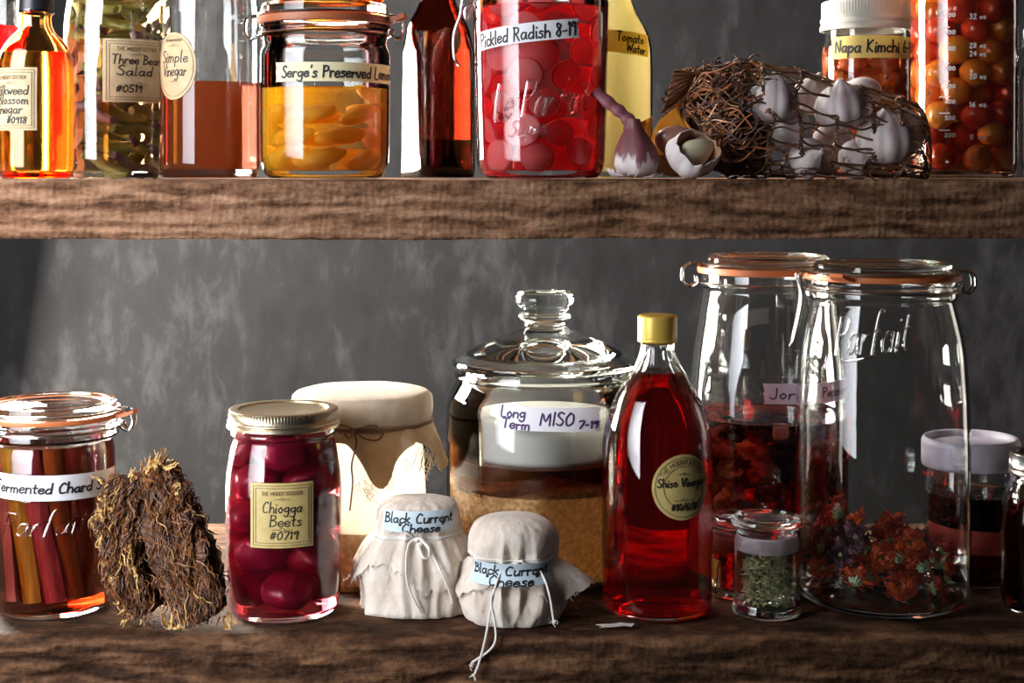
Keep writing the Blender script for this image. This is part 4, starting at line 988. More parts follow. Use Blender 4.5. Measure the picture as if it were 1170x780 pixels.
mb = MB(); ribbons(mb, st, .0008, sf, off=.0004); ribbons(mb, st2, .0008, sf2, off=.0004); mb.build('graduation_marks', mat('white_enamel', (.75, .75, .72), .5), j.o)
lab = jar_label(j, 0, 0, 138, 176, YELTAPE, [('~', -.1, 0, 1.6, .5)], pen=.0022, a=(148, 216), name='back_label')

# ---- dark jar at the far right
j = J('mason_jar', 'dark jar with a black lid at the right edge of the upper shelf', 'jar', 1222, 1.43, ZU)
j.vessel([(50, 196, 6), (54, 184, 12), (54, 90, 40), (50, 70, 14), (46, 62, 3), (46, 52, 1)], .0022, .005)
j.fill(74, glass('brown_syrup', ior=1.36, vol=(.5, .12, .05), dens=70, murk=.1, mcol=(.06, .012, .004)))
screw_band(j, 52, 31, 54, BLK, BLK)

# ================================================================ GARLIC
gauss_ = lambda a, c, w_: math.exp(-(((a-c+pi) % (2*pi)-pi)/w_)**2)
SKIN = mat('garlic_skin', (.86, .80, .74), .55, (.46, .31, .33), 45, .25, 160, stretch=(1, 1, .25), trans=.2, sheen=.2)
SKINP = mat('purple_garlic_skin', (.34, .10, .13), .5, (.20, .06, .08), 40, .25, 160, stretch=(1, 1, .3), trans=.25)
def bulb_mod(n, ph): 
    return lambda a, r, z: (r*(1-.055*abs(cos((a+ph+.2*sin(a*2))*n/2))**5+.05*noise.noise(Vector((sin(a)*1.5, cos(a)*1.5, z*50)))), z)
def bulb(n=8, ph=0, r=.021):
    P_ = cat([(0, -.62), (.22, -.66), (.62, -.60), (.94, -.30), (1.0, .05), (.88, .42), (.62, .72), (.32, .90), (.14, 1.02), (.10, 1.08), (0, 1.09)], 4)
    return MB().lathe([(max(p.x, 0)*r, p.y*r) for p in P_], 64, mod=bulb_mod(n, ph))
# purple bulb with stem
X = lambda x, Y: (x-585)*Y/F
Y0 = 1.245; gz = lambda y, Y: ZE+(HOR-y)*Y/F
def two_tone(name, low, high, z0, z1, trans=.2):
    m, t, n, L, out = nt(name); tc = node(n, 'ShaderNodeTexCoord'); sp = n.new('ShaderNodeSeparateXYZ'); L.new(tc.outputs['Object'], sp.inputs[0])
    mp = node(n, 'ShaderNodeMapping'); mp.inputs['Scale'].default_value = (1, 1, .22); L.new(tc.outputs['Object'], mp.inputs[0])
    nz = node(n, 'ShaderNodeTexNoise', Scale=190.0, Detail=4.0); L.new(mp.outputs[0], nz.inputs['Vector'])
    mr = node(n, 'ShaderNodeMapRange'); mr.inputs['From Min'].default_value = z0; mr.inputs['From Max'].default_value = z1; mr.clamp = False; L.new(sp.outputs[2], mr.inputs[0])
    ad = node(n, 'ShaderNodeMath', operation='MULTIPLY_ADD'); ad.inputs[1].default_value = 2.2; L.new(nz.outputs[0], ad.inputs[0])
    sb = node(n, 'ShaderNodeMath', operation='SUBTRACT'); sb.inputs[1].default_value = 1.1; L.new(mr.outputs[0], sb.inputs[0]); L.new(sb.outputs[0], ad.inputs[2])
    cr = n.new('ShaderNodeValToRGB'); e = cr.color_ramp.elements; e[0].position = .3; e[0].color = rgba(low); e[1].position = .75; e[1].color = rgba(high); L.new(ad.outputs[0], cr.inputs[0])
    p = node(n, 'ShaderNodeBsdfPrincipled', Roughness=.5); L.new(cr.outputs[0], p.inputs['Base Color']); b = node(n, 'ShaderNodeBump', Strength=.4, Distance=.0015); L.new(nz.outputs[0], b.inputs['Height']); L.new(b.outputs[0], p.inputs['Normal'])
    tr = n.new('ShaderNodeBsdfTranslucent'); L.new(cr.outputs[0], tr.inputs[0]); mx = node(n, 'ShaderNodeMixShader', Fac=trans); L.new(p.outputs[0], mx.inputs[1]); L.new(tr.outputs[0], mx.inputs[2]); L.new(mx.outputs[0], out.inputs[0]); return m
s_ = Y0/F
TT = two_tone('purple_white_garlic_skin', (.84, .74, .72), (.20, .065, .075), 10*s_, 30*s_)
mb = MB(); P_ = cat([(0, 1), (10, 1), (20, 5), (25.5, 16), (25, 30), (17.5, 46), (10.5, 58), (8.5, 68)], 5)
def bent(a, r, z):
    return (r*(1-.09*abs(cos(a*2+.9))**4+.03*noise.noise(Vector((sin(a)*2, cos(a)*2, z*90)))), z)
mb.lathe([(max(p.x, 0)*s_, p.y*s_) for p in P_], 90, mod=bent)
o = thing('garlic_bulb', 'purple and white garlic bulb with a long dry stem in front of the yellow bottle', 'garlic', (X(727, Y0), Y0, ZU))
top = 68*s_
mb.v = [(x+ -.006*max(0, (z-.018)/top)**1.5, y, z) for x, y, z in mb.v]
mb.build('bulb', TT, o)
st = MB(); pts = cat([(-.0035, 0, 58*s_), (-.006, .001, 66*s_), (-.013, .003, 76*s_), (-.022, .006, 86*s_), (-.034, .010, 101*s_)], 6)
st.tube(pts, [.0075-.0022*min(1, k/9)+.0006*sin(k*1.1) for k in range(len(pts))], 14, flat=.7)
st.build('stem', SKINP, o)
ORS = mat('orange_dry_skin', (1, .58, .07), .5, (.85, .36, .03), 50, .2, trans=.35)
def flap(pts2, th=.0006, curl=.004, seed=0, n=14):
    """torn skin: rows from a lower to an upper outline"""
    lo, hi = pts2; lo = cat([(a, b, c) for a, b, c in lo], 5); hi = cat([(a, b, c) for a, b, c in hi], 5); m = min(len(lo), len(hi)); g = []
    for i in range(n+1):
        t = i/n; g.append([lo[k].lerp(hi[k], t)+Vector((0, -curl*sin(pi*t)+.0012*noise.noise(Vector((k*.4, t*3, seed))), .0018*noise.noise(Vector((k*.9, 2, seed)))*t)) for k in range(m)])
    return MB().sheet(g, th)
flap(([(-.002, .004, .026), (.004, .002, .028), (.009, .004, .030), (.012, .008, .030)], [(-.002, .004, .046), (.004, .002, .047), (.010, .004, .050), (.014, .008, .052)]), seed=2).build('torn_skin', ORS, o)
fl_ = MB()
for i in range(16): a = R.uniform(0, 6.28); fl_.tube(cat([(.012*sin(a), -.012*cos(a), .001), (.019*sin(a), -.019*cos(a), .0015), (.022*sin(a+.2), -.022*cos(a+.2), R.uniform(.001, .006))], 3), .0005, 4)
flap(([(-.021, -.010, .001), (-.017, -.014, .001), (-.012, -.018, .001)], [(-.027, -.010, .009), (-.021, -.015, .007), (-.013, -.019, .003)]), seed=5).build('loose_skin', SKIN, o)
fl_.build('root_hairs', SKIN, o)
# broken white bulb, its hollow facing up and to the right
CL = mat('garlic_clove_flesh', (.92, .84, .62), .45, (.82, .68, .44), 40, trans=.2)
HOL = mat('tan_inner_skin', (.38, .20, .12), .6, (.52, .34, .22), 50, .2, trans=.3)
WSK = mat('white_garlic_skin', (.88, .84, .82), .5, (.72, .60, .60), 60, .4, 150, stretch=(1, 1, .3), trans=.2)
Y1 = 1.232
o = thing('garlic_shell', 'broken white garlic bulb opened to show its tan hollow, right of the purple bulb', 'garlic', (X(791, Y1), Y1, ZU))
P_ = [(p.x, p.y) for p in cat([(0, -.019), (.007, -.0185), (.0150, -.013), (.0198, -.004), (.0205, .004), (.0190, .011), (.0178, .0112), (.0185, .004), (.0172, -.003), (.012, -.009), (.006, -.011), (0, -.0115)], 3)]
nh = sum(1 for k in range(len(P_)) if k < 16)
mb = MB(); mb.lathe([(max(a, 0), b) for a, b in P_], 90, mod=lambda a, r, z: (r*(1-.08*abs(cos(a*2.5+.8))**4+(.22*gauss_(a, -1.5, .35) if z < .004 else .1*gauss_(a, -1.5, .35))), z+(.0035*noise.noise(Vector((sin(a)*3, cos(a)*3, 3)))+.006*gauss_(a, 1.6, .6)-.002*gauss_(a, .2, .5))*max(0, (z+.004)/.015)))
mb.m = [1 if (k//90) >= 17 else 0 for k in range(len(mb.f))]
rt_ = Euler((.85, .50, 0)); b_ = mb.build('bulb_shell', [WSK, HOL], o); b_.rotation_euler = rt_; b_.location = (0, 0, .0188)
c_ = MB().ico((0, 0, 0), .0150, 4, .10, 1.2, sc=(1.15, .55, .80), fn=lambda p: Vector((p.x, p.y*(1-.35*p.x), p.z*(1-.35*p.x)))).build('clove', CL, o); c_.rotation_euler = (.3, -.5, .25); c_.location = (.0035, -.001, .0215)
fl = flap(([(-.016, .006, .020), (-.006, .010, .024), (.006, .011, .028), (.014, .010, .030)], [(-.010, .004, .030), (-.002, .008, .034), (.008, .009, .037), (.017, .008, .040)]), seed=7).build('brown_inner_skin', HOL, o)
# orange-skinned clove behind it
Y2 = 1.268
o = thing('garlic_clove', 'brown garlic clove wrapped in torn orange-yellow dry skin behind the white shell', 'garlic', (X(772, Y2), Y2, ZU))
s_ = Y2/F
c_ = MB().ico((0, 0, 0), .0165, 4, .08, 1.5, sc=(1.15, .7, .80)).build('clove', mat('brown_purple_clove_skin', (.24, .10, .08), .4, (.36, .18, .12), 50, .2, 150, coat=.3), o); c_.location = (.001, -.004, 42*s_); c_.rotation_euler = (0, .12, 0)
g0 = [(-24, 26), (-16, 22), (-4, 22), (8, 24), (20, 26), (28, 24)]; g1 = [(-27, 44), (-20, 62), (-8, 74), (3, 80), (14, 64), (25, 50)]
flap(([(a*s_, .006+abs(a)*-.00010, b*s_) for a, b in g0], [(a*s_, .010, b*s_) for a, b in g1]), curl=-.002, seed=3).build('torn_skin', ORS, o)
g0 = [(-26, 8), (-14, 4), (0, 2), (12, 4), (24, 8)]; g1 = [(-26, 28), (-14, 26), (0, 25), (12, 27), (24, 30)]
flap(([(a*s_, .002, b*s_) for a, b in g0], [(a*s_, -.002, b*s_) for a, b in g1]), curl=.004, seed=8).build('lower_skin', HOL, o)
g0 = [(2, 70), (3, 71), (4, 71), (5, 70)]; g1 = [(1, 98), (2, 99), (3, 98), (4, 96)]
flap(([(a*s_, .008, b*s_) for a, b in g0], [(a*s_, .006, b*s_) for a, b in g1]), curl=0, seed=4).build('skin_tip', ORS, o)
# crumbs of skin
for i, (x_, lab) in enumerate(((845, 'thin pale garlic skin sliver lying in front of the wire bag'), (870, 'small curl of garlic skin under the wire bag'))):
    g = [[((a_/5-.5)*.018, (k/3-.5)*.004, .0006+.0014*abs(sin(a_*1.1+i))) for k in range(4)] for a_ in range(6)]
    o = MB().sheet(g, .0003).build('garlic_skin_flake', M_.get('x') or SKIN); o.location = (X(x_, 1.21), 1.212, ZU+.0005); o.rotation_euler = (0, 0, .3+i); prop(o, lab, 'garlic skin', None)

# ---- bulbs in the wire bag
YB = 1.285; sB = YB/F
bx = [(884, 118, 1.2, 1.262, .0, .2), (902, 150, 1.0, 1.268, .5, 2.2), (924, 180, .9, 1.262, 1.3, .4), (962, 125, 1.15, 1.262, .15, -.2), (950, 165, 1.0, 1.30, 2.0, .5), (1013, 162, 1.3, 1.262, .1, -.1), (1032, 150, 1.0, 1.30, .8, 2.), (860, 165, 1.0, 1.30, 1.2, 1), (978, 182, .85, 1.268, 1.5, 2.), (930, 110, .95, 1.315, .3, .4), (985, 112, .95, 1.310, .3, 3.0)]
pb = None
for i, (x_, y_, k, yy, r1, r2) in enumerate(bx):
    zc_ = gz(y_, yy); zc_ = max(zc_, ZU+.0145*k)
    lab = ['tall whitish garlic bulb upright at the left of the wire bag', 'garlic bulb under the tall one in the wire bag', 'small pale garlic bulb at the bottom front of the wire bag', 'garlic bulb near the top middle of the wire bag', 'garlic bulb behind the middle of the wire bag',
           'largest grey-white garlic bulb at the right end of the wire bag', 'garlic bulb behind the largest one in the wire bag', 'garlic bulb deep in the left of the wire bag', 'shaded garlic bulb low beside the largest one in the bag', 'garlic bulb at the back top of the wire bag', 'garlic bulb under the kimchi jar label in the wire bag'][i]
    loc = (X(x_, yy), yy, zc_)
    if pb is None: pb = loose('garlic_bulb', bulb(8, .3), SKIN, loc, lab, 'garlic', 'garlic bulbs in the wire bag', (r1, r2*.3, r2)); pb.scale = (k*.92, k*.92, k)
    else: copyob(pb, loc, (r1, r2*.3, r2), lab, (k*.95, k*.95, k))
# ---- rusty wire mesh bag
RUST = mat('rusty_wire', (.10, .04, .02), .55, (.07, .03, .018), 60, metal=.3); RUSTL = mat('bright_rust_wire', (.52, .17, .045), .6, (.30, .09, .03), 80); BRONZE = mat('bronze_wire', (.28, .17, .09), .35, (.25, .13, .07), 80, metal=.6)
o = thing('wire_mesh_bag', 'rusty brown wire mesh bag full of garlic bulbs lying across the upper shelf', 'bag', (X(900, YB), YB, ZU))
ztop = [(750, 138), (770, 100), (800, 76), (840, 72), (880, 72), (915, 78), (950, 92), (985, 98), (1020, 108), (1045, 118), (1056, 150)]
def topy(x):
    for (a0, b0), (a1, b1) in zip(ztop, ztop[1:]):
        if x <= a1: return b0+(b1-b0)*max(0, x-a0)/(a1-a0)
    return 150
def hull(x, a):   # a=0 towards the camera, pi/2 up
    t = topy(x); zt = (202-t)*sB; zc_ = zt/2; dep = .043*(1 if x > 790 else .75)
    if x > 1035: e_ = sqrt(max(.02, 1-((x-1035)/24)**2)); dep *= e_; 
    ca, sa = cos(a), sin(a); q = (abs(ca)**2.6+abs(sa)**2.6)**(-1/2.6)
    return Vector(((x-900)*sB, -dep*ca*q+max(0, 835-x)*.00042, max(zc_+zc_*sa*q, .0010)))
cols = [832, 868, 905, 945, 983, 1018, 1046, 1056]
mb = MB(); NA = 30
def colx(i, a): return cols[i]+ (5*sin(a*3+i*2)+3*sin(a*7+i))*(0 if i == len(cols)-1 else 1)
for i in range(len(cols)):
    for tw_ in (0, 1):
        pts = []
        for k in range(NA*3):
            a = 2*pi*k/(NA*3); p = hull(colx(i, a)+(2.2 if k % 3 == 1 else -1.5)*(1 if tw_ else -1), a); nrm = Vector((0, -cos(a), sin(a))); pts.append(p+nrm*(.0008*(1 if (k+tw_) % 2 else -1)))
        mb.tube(pts, .00095, 5, closed=True, mi=i % 2)
for i in range(len(cols)-1):
    nsp = 38 if i < 6 else 18
    for k in range(nsp):
        a = 2*pi*(k+R.uniform(-.25, .25))/nsp; da = R.uniform(-.10, .10); n = 9; pts = []; wob = R.uniform(-.05, .05)
        for q in range(n):
            t = q/(n-1); aa = a+da*t+.05*sin(t*pi)*(1 if k % 2 else -1)+wob*sin(t*2*pi); x_ = colx(i, a)*(1-t)+colx(i+1, a+da)*t
            p = hull(x_, aa); sag = Vector((0, -cos(aa), sin(aa)))*(R.uniform(-.0003, .0006)-.0012*sin(t*pi)); pts.append(p+sag)
        mb.tube(cat(pts, 2), R.uniform(.0008, .0011), 5, mi=k % 2 if i else (0, 1, 2)[k % 3])
mb.build('mesh_netting', [RUST, BRONZE, RUSTL], o)
# gathered, tangled end
mb = MB()
for x_, r_, zf in ((782, .013, .9), (802, .018, .95), (825, .025, 1), (848, .024, 1)):  # dark lumps added inside to darken the neck and hide the background
    c_ = (hull(x_, 0)+hull(x_, pi))/2; c_.z = .030 if x_ > 810 else .050 if x_ > 790 else .060; mb.ico(c_, r_, 3, .5, 2.5, sc=(.9, .8, 1.05), seed=x_, mi=3)
for i in range(760):
    x_ = 755+ (R.random()**.8)*112; a = R.uniform(-1.4, 3.3) ; dp = R.uniform(.45, 1.03); c_ = hull(x_, a); c_ = Vector((c_.x, c_.y*dp, ((c_.z-.03)*dp)+.03)); c_.z = max(c_.z, .002)
    if 202-c_.z/sB > 98+(x_-752)*.95: continue
    rr_ = R.uniform(.003, .0085); ph = R.uniform(0, 6.28); tl = Euler((R.uniform(-.9, .9), R.uniform(-.6, .6), R.uniform(-.5, .5))).to_matrix(); pts = []
    turns = R.uniform(.35, .95)
    for k in range(8):
        t = k/7*2*pi*turns+ph; p = c_+tl @ Vector((cos(t)*rr_*1.1+(k-4)*.0009, .0012*sin(t*2), sin(t)*rr_*1.2)); p.z = max(p.z, .0006); pts.append(p)
    mb.tube(cat(pts, 2), R.uniform(.0006, .0011), 5, mi=R.choice([0, 0, 1, 2] if x_ > 800 else [0, 0, 0, 1, 2]))
for i in range(90):      # long strands sweeping along the neck
    x_ = R.uniform(758, 800); a = R.uniform(-.9, 2.6); da = R.uniform(-.5, .5); ln = R.uniform(30, 75); pts = []
    for q in range(9):
        t = q/8; p = hull(x_+ln*t, a+da*t+.12*sin(t*7+i)); nz_ = Vector((0, -cos(a), sin(a)))*(.0012+.0022*noise.noise(Vector((i*3.3, t*3, 0)))); p = p+nz_; p.z = max(p.z, .0008)
        if 202-p.z/sB > 104+(p.x/sB+900-752)*.95 and p.x/sB+900 < 845: continue
        pts.append(p)
    if len(pts) > 3: mb.tube(cat(pts, 2), R.uniform(.0005, .0009), 5, mi=R.choice([0, 0, 1, 2, 2]))
for i in range(26):      # drawn-back parallel strands of the gathered neck
    k = i/25; pts = []
    for q in range(9):
        t = q/8; x_ = 752+k*16+t*(40+k*20); y_ = 128-k*44-t*34*(1-k*.9)+10*sin(t*3+k*5)*.4; pts.append(((x_-900)*sB, -.020+.02*t+R.uniform(-.001, .001), (202-y_)*sB))
    mb.tube(cat(pts, 2), .0006, 5, mi=(0, 2, 1)[i % 3])
mb.build('tangled_neck', [RUST, BRONZE, RUSTL, mat('dark_neck_filler', (.045, .018, .010), .8, (.12, .045, .02), 200, .8, 400)], o, kind='stuff')
mb = MB()
for i in range(16):
    x_ = R.uniform(862, 985); p = Vector(((x_-900)*sB, -.046, .004)); pts = [p]
    for k in range(6):
        p = p+Vector((R.uniform(-.006, .010), R.uniform(-.002, .0005), R.uniform(-.0012, .0022))); p.z = max(p.z, .0006); p.y = max(p.y, -.075); pts.append(p)
    mb.tube(cat(pts, 3), .00045, 5)
pts = [Vector(((x_-900)*sB, -.046-.0405*q, z_)) for x_, z_, q in ((916, .004, 0), (930, .002, .3), (950, .0015, .6), (965, .001, .95), (972, -.001, 1), (968, .003, .9), (975, .008, .5))]
mb.tube(cat(pts, 4), .0006, 5)
mb.build('loose_wire_ends', RUST, o)
# ================================================================ DRIED ROOT BUNDLE
BARK = mat('dark_dried_fibre', (.025, .010, .005), .7, (.16, .065, .022), 120, .6, 300, stretch=(1, 1, .4))
FIB = [mat('rust_fibre', (.25, .08, .018), .5, (.08, .026, .008), 90), mat('dark_fibre', (.035, .014, .007), .6, (.09, .035, .012), 150), mat('straw_fibre', (.88, .62, .24), .6, (.62, .36, .09), 150, trans=.3), mat('ochre_fibre', (.30, .125, .028), .6, (.20, .075, .02), 150)]
YD = 1.235; sD = YD/F
base_y = HOR+(ZE-ZL)/sD
o = thing('dried_root_bundle', 'folded bundle of dried brown fibrous roots leaning between the chard and beet jars', 'dried roots', (X(190, YD), YD, ZL))
def Q(x, y, d=0): return Vector(((x-190)*sD, d, max((base_y-y)*sD, .001)))
def slab(cl, wd, dp, n=90):
    """lumpy folded slab along a centre line [(x,y,depth)], half width wd px, half depth m"""
    P_ = cat([Q(*c) for c in cl], 16); m = len(P_); ring = []
    for i, p in enumerate(P_):
        t = i/(m-1); a = P_[min(i+1, m-1)]-P_[max(i-1, 0)]; a.normalize(); sx = Vector((0, 1, 0)).cross(a).normalized(); k = sin(pi*min(max(.06+.9*t, 0), 1))**.28
        row = []
        for q in range(n):
            an = 2*pi*q/n; c_, s_ = cos(an), sin(an); e_ = (abs(c_)**3+abs(s_)**3)**(-1/3); nz_ = 1+.30*noise.noise(Vector((c_*2, s_*2, t*5+wd)))+.26*noise.noise(Vector((c_*5, s_*5, t*12)))+.16*noise.noise(Vector((c_*13, s_*13, t*30)))
            row.append(p+sx*(c_*e_*wd*sD*k*nz_)+Vector((0, 1, 0))*(s_*e_*dp*k*nz_))
        ring.append(row)
    return P_, ring
def add_slab(mb, ring):
    n = len(ring[0]); vs = [v for r_ in ring for v in r_]; fs = []
    for v in vs: v.z = max(v.z, .0005)
    for i in range(len(ring)-1):
        for k in range(n): l = (k+1) % n; fs.append((i*n+k, i*n+l, (i+1)*n+l, (i+1)*n+k))
    fs += [tuple(range(n))[::-1], tuple((len(ring)-1)*n+k for k in range(n))]; mb.add(vs, fs)
core = MB(); slabs = []
for cl, wd, dp in (([(148, 548, .004), (138, 590, .0), (146, 645, -.004), (168, 698, -.004)], 23, .014), ([(172, 534, .006), (190, 585, .002), (215, 640, -.010), (243, 696, -.022)], 30, .015), ([(172, 560, .022), (185, 620, .018), (196, 690, .01)], 30, .014)):
    P_, ring = slab(cl, wd, dp); add_slab(core, ring); slabs.append((P_, ring, wd, dp))
core.build('root_mass', BARK, o)
fb = MB()
for i in range(3600):
    P_, ring, wd, dp = slabs[i % 2 if i % 9 else 2]; m = len(ring); n = len(ring[0]); i0 = R.randrange(0, m-3); k0 = R.randrange(n); L_ = R.randrange(4, 11); dk = R.gauss(0, .8); pts = []; lift = R.uniform(.0002, .0016)
    frz = R.random() < .16
    for q in range(L_):
        ii = i0+q
        if ii >= m: break
        kk = k0+dk*q+.6*sin(q*1.3+i); ka = int(math.floor(kk)) % n; f_ = kk-math.floor(kk); v = ring[ii][ka].lerp(ring[ii][(ka+1) % n], f_); out_ = (v-P_[ii]); out_.normalize()
        v = v+out_*(lift+(.0006*q if frz else 0)+.0005*sin(q*1.7+i))+Vector((R.uniform(-.0005, .0005),)*3)*2; v.z = max(v.z, .0006); pts.append(v)
    if len(pts) > 2: r_ = R.uniform(.00035, .0008) if i % 9 else .0013; nn = (len(pts)-1)*2+1; fb.tube(cat(pts, 2), [r_*(.3+.7*sin(pi*(k+.5)/nn)) for k in range(nn)], 4, mi=R.choice([0, 0, 0, 1, 1, 1, 3, 3, 2] if frz else [0, 0, 0, 1, 1, 1, 3]))
fb.build('surface_fibres', FIB, o, kind='stuff')
fb = MB()
def frill(x, y, d, dx, dy, l, w_, mi=2):
    p = Q(x, y, d); pts = [p]
    for q in range(6): p = p+Vector(((dx+R.uniform(-.5, .5))*l/6, R.uniform(-.0012, .0008), (dy+R.uniform(-.6, .6))*l/6)); p = Vector((p.x, p.y, max(p.z, .0006))); pts.append(p)
    fb.tube(cat(pts, 3), [w_*(1-.75*k/18)*(1+.3*sin(k*1.9)) for k in range(19)], 6, mi=mi, flat=.5)
for i in range(70):      # pale frills along the outer left edge, the top and the toe
    y = R.uniform(560, 690); frill(118+ (y-560)*.16+R.uniform(-6, 4)+(8 if y > 650 else 0), y, -.012+R.uniform(-.006, .006), -.3, R.uniform(-.6, .8), .012, .0014, R.choice([2, 3, 2]))
for i in range(40): t = R.random(); frill(150+t*42, 545-t*22+R.uniform(-3, 8), -.006+R.uniform(-.008, .008), R.uniform(-.3, .5), R.uniform(.4, 1), .011, .0012, R.choice([2, 2, 3]))
for x_, y_, dx, dy, l in ((186, 524, .1, 1, .013), (182, 530, -.6, .9, .011), (192, 532, .9, .5, .010), (205, 560, .5, .6, .009), (203, 552, .6, .3, .008), (122, 548, -.8, .5, .011), (124, 562, .3, -1, .018), (130, 575, .1, -1, .02), (155, 615, .1, -1, .026), (158, 640, .3, -1, .02), (192, 690, .2, -1, .018), (200, 700, .5, -1, .016), (205, 690, -.1, -1, .024), (212, 705, -.7, -.9, .014), (262, 694, .3, -1, .014), (266, 690, .6, -.7, .016), (150, 700, -.2, -.6, .008)):
    for q in (0, 1): frill(x_+q*2, y_, -.022 if y_ > 600 else -.014, dx, dy, l, .0014, 2)
for i in range(70): t = R.random(); frill(150+t*110, 690+R.uniform(-12, 16), -.016+R.uniform(-.004, .006), R.uniform(-.4, .4), R.uniform(-1, -.2), .009, .0008, R.choice([0, 3, 3, 2, 1]))
for i in range(60): t = R.random(); frill(196+t*66, 545+t*130+R.uniform(-4, 4), -.004+R.uniform(-.012, .012), R.uniform(.2, .8), R.uniform(-.2, .6), .006, .0007, R.choice([0, 3, 3, 1]))
fb.build('pale_frills', FIB, o, kind='stuff')

# ================================================================ CLOTH BUNDLES
CHEESE = mat('white_cheesecloth', (.83, .74, .64), .9, (.66, .55, .45), 35, .7, 150, sheen=.3, trans=.12)
STRING = mat('white_string', (.80, .76, .70), .8, bump=.4, bscale=1500)
class Bundle:
    def __init__(s, cx, Y, label, prof, ell, fold, sq=2.0, seed=1, group=None):
        s.cx, s.Y, s.s = cx, Y, Y/F; s.o = thing('cloth_bundle', label, 'cloth bundle', (X(cx, Y), Y, ZL)); s.ell = ell; s.zs = ZL; s.seed = seed; s.fold = fold; s.sq = sq
        P_ = cat(prof, 6); s.prof = [(max(p.x, 0)*s.s, max(s.z(p.y), 0)) for p in P_]
    def z(s, y): return ZE+(HOR-y)*s.s-ZL
    def rad_at(s, z):
        for a, b in zip(s.prof, s.prof[1:]):
            if (a[1]-z)*(b[1]-z) <= 0 and abs(a[1]-b[1]) > 1e-9: return a[0]+(b[0]-a[0])*(z-a[1])/(b[1]-a[1])
        return s.prof[len(s.prof)//2][0]
    def mod(s, a, r, z):
        c, q = abs(cos(a)), abs(sin(a)); e_ = (c**s.sq+q**s.sq)**(-1/s.sq)
        f_ = s.fold(a, z); n_ = .065*noise.noise(Vector((sin(a)*2.0, cos(a)*2.0, z*36+s.seed)))+.060*(.25-abs(noise.noise(Vector((sin(a)*5+s.seed, cos(a)*5, z*60)))))+.012*noise.noise(Vector((sin(a)*14, cos(a)*14, z*170)))
        return (r*e_*(1+f_+n_), z)
    def surf(s, a, z, off=0, c=True):
        r, zz = s.mod(a, s.rad_at(z), z); return Vector(((r+off)*sin(a), -(r+off)*cos(a)*s.ell, z))
    def build(s): return MB().lathe(s.prof, 180, mod=s.mod, ell=s.ell).build('cloth_body', CHEESE, s.o, sharp=80)
def pleat(a, n, ph): 
    q = (a*n/(2*pi)+ph) % 1; return 1-abs(2*q-1)**.7*1.6
def bfold(zt, n, amp, up, dn):
    def f(a, z):
        d = z-zt; k = math.exp(-((d/up)**2)) if d > 0 else math.exp(-((d/dn)**2)); aw = a+.25*sin(3*a)
        return amp*k*pleat(aw, n, .13)
    return f
def skirt(b, yt, rfun, drop, n=12, name='cloth_frill', a0=0, a1=2*pi, flare=.25, freq=13, amp=.06):
    g = []; NT = 150
    for k in range(n+1):
        row = []
        for i in range(NT+1):
            a = a0+(a1-a0)*i/NT; t = k/n; d = drop(a)*(1+.28*noise.noise(Vector((a*5, b.seed, 1)))+.10*noise.noise(Vector((a*22, b.seed, 1)))); z = b.z(yt)-d*b.s*t
            r0 = b.mod(a, b.rad_at(b.z(yt)), b.z(yt))[0]; rr_ = r0*1.01+rfun(a)*b.s*(t**.7)+ amp*r0*t*sin(a*freq+2*sin(a*2))+.0016*t*noise.noise(Vector((a*9, t*4, 2)))
            rb = b.mod(a, b.rad_at(max(z, .001)), z)[0] if z > 0 else 0
            rr_ = max(rr_, rb*1.015+.0010)
            row.append((rr_*sin(a), -rr_*cos(a)*b.ell, max(z+.0012*t*noise.noise(Vector((a*30, 0, 0))), .001)))
        g.append(row)
    o_ = MB().sheet(g, .0006).build(name, CHEESE, b.o, sharp=80)
    th = MB()
    for i in range(170):
        a_ = R.randrange(NT); p = Vector(g[n][a_]); pts = [p]
        for k in range(3): p = p+Vector((R.uniform(-.0012, .0012), R.uniform(-.0012, .0004), -R.uniform(.0002, .0014))); p.z = max(p.z, .0006); pts.append(p)
        th.tube(cat(pts, 2), .00022, 4)
    th.build('frayed_hem', CHEESE, b.o)
    return o_
gauss = lambda a, c, w_: math.exp(-(((a-c+pi) % (2*pi)-pi)/w_)**2)
# left bundle
B1 = Bundle(477, 1.276, 'white cloth bundle in front of the kefir jar, labelled Black Currant on its top knob', [(0, 707), (40, 708), (57, 700), (63, 672), (61, 640), (52, 618), (46, 608), (46, 600), (47, 585), (42, 573), (26, 568), (0, 567)], .80, bfold(0, 1, 0, 1, 1), 2.6, 3)
_b = bfold(B1.z(607), 11, .11, .012, .045); B1.fold = lambda a, z: _b(a, z)+(sum(h*gauss(a+.9*(z-.03), c, w_) for c, w_, h in ((.35, .07, .035), (.62, .08, .045), (.95, .09, .04), (1.25, .1, .04), (-.15, .06, .02), (-1.0, .1, .03), (2.2, .2, .05), (3.2, .2, .05)))*(1 if z < B1.z(612) else .25)); B1.build()
skirt(B1, 608, lambda a: 8+24*gauss(a, -1.45, .5)+14*gauss(a, 1.7, .5), lambda a: 24+34*gauss(a, .25, .42)+26*gauss(a, -1.3, .4), freq=9, amp=.07)
rg = MB()
for i in range(9):   # turned ragged hem down the left side
    a = -1.45+R.uniform(-.12, .12); pts = [B1.surf(a+.05*sin(k+i), max(B1.z(612+k*11+i), .002), .0015+.0012*sin(k*1.3+i)) for k in range(9)]; rg.tube(cat(pts, 3), .0013, 6)
rg.build('ragged_hem', CHEESE, B1.o)
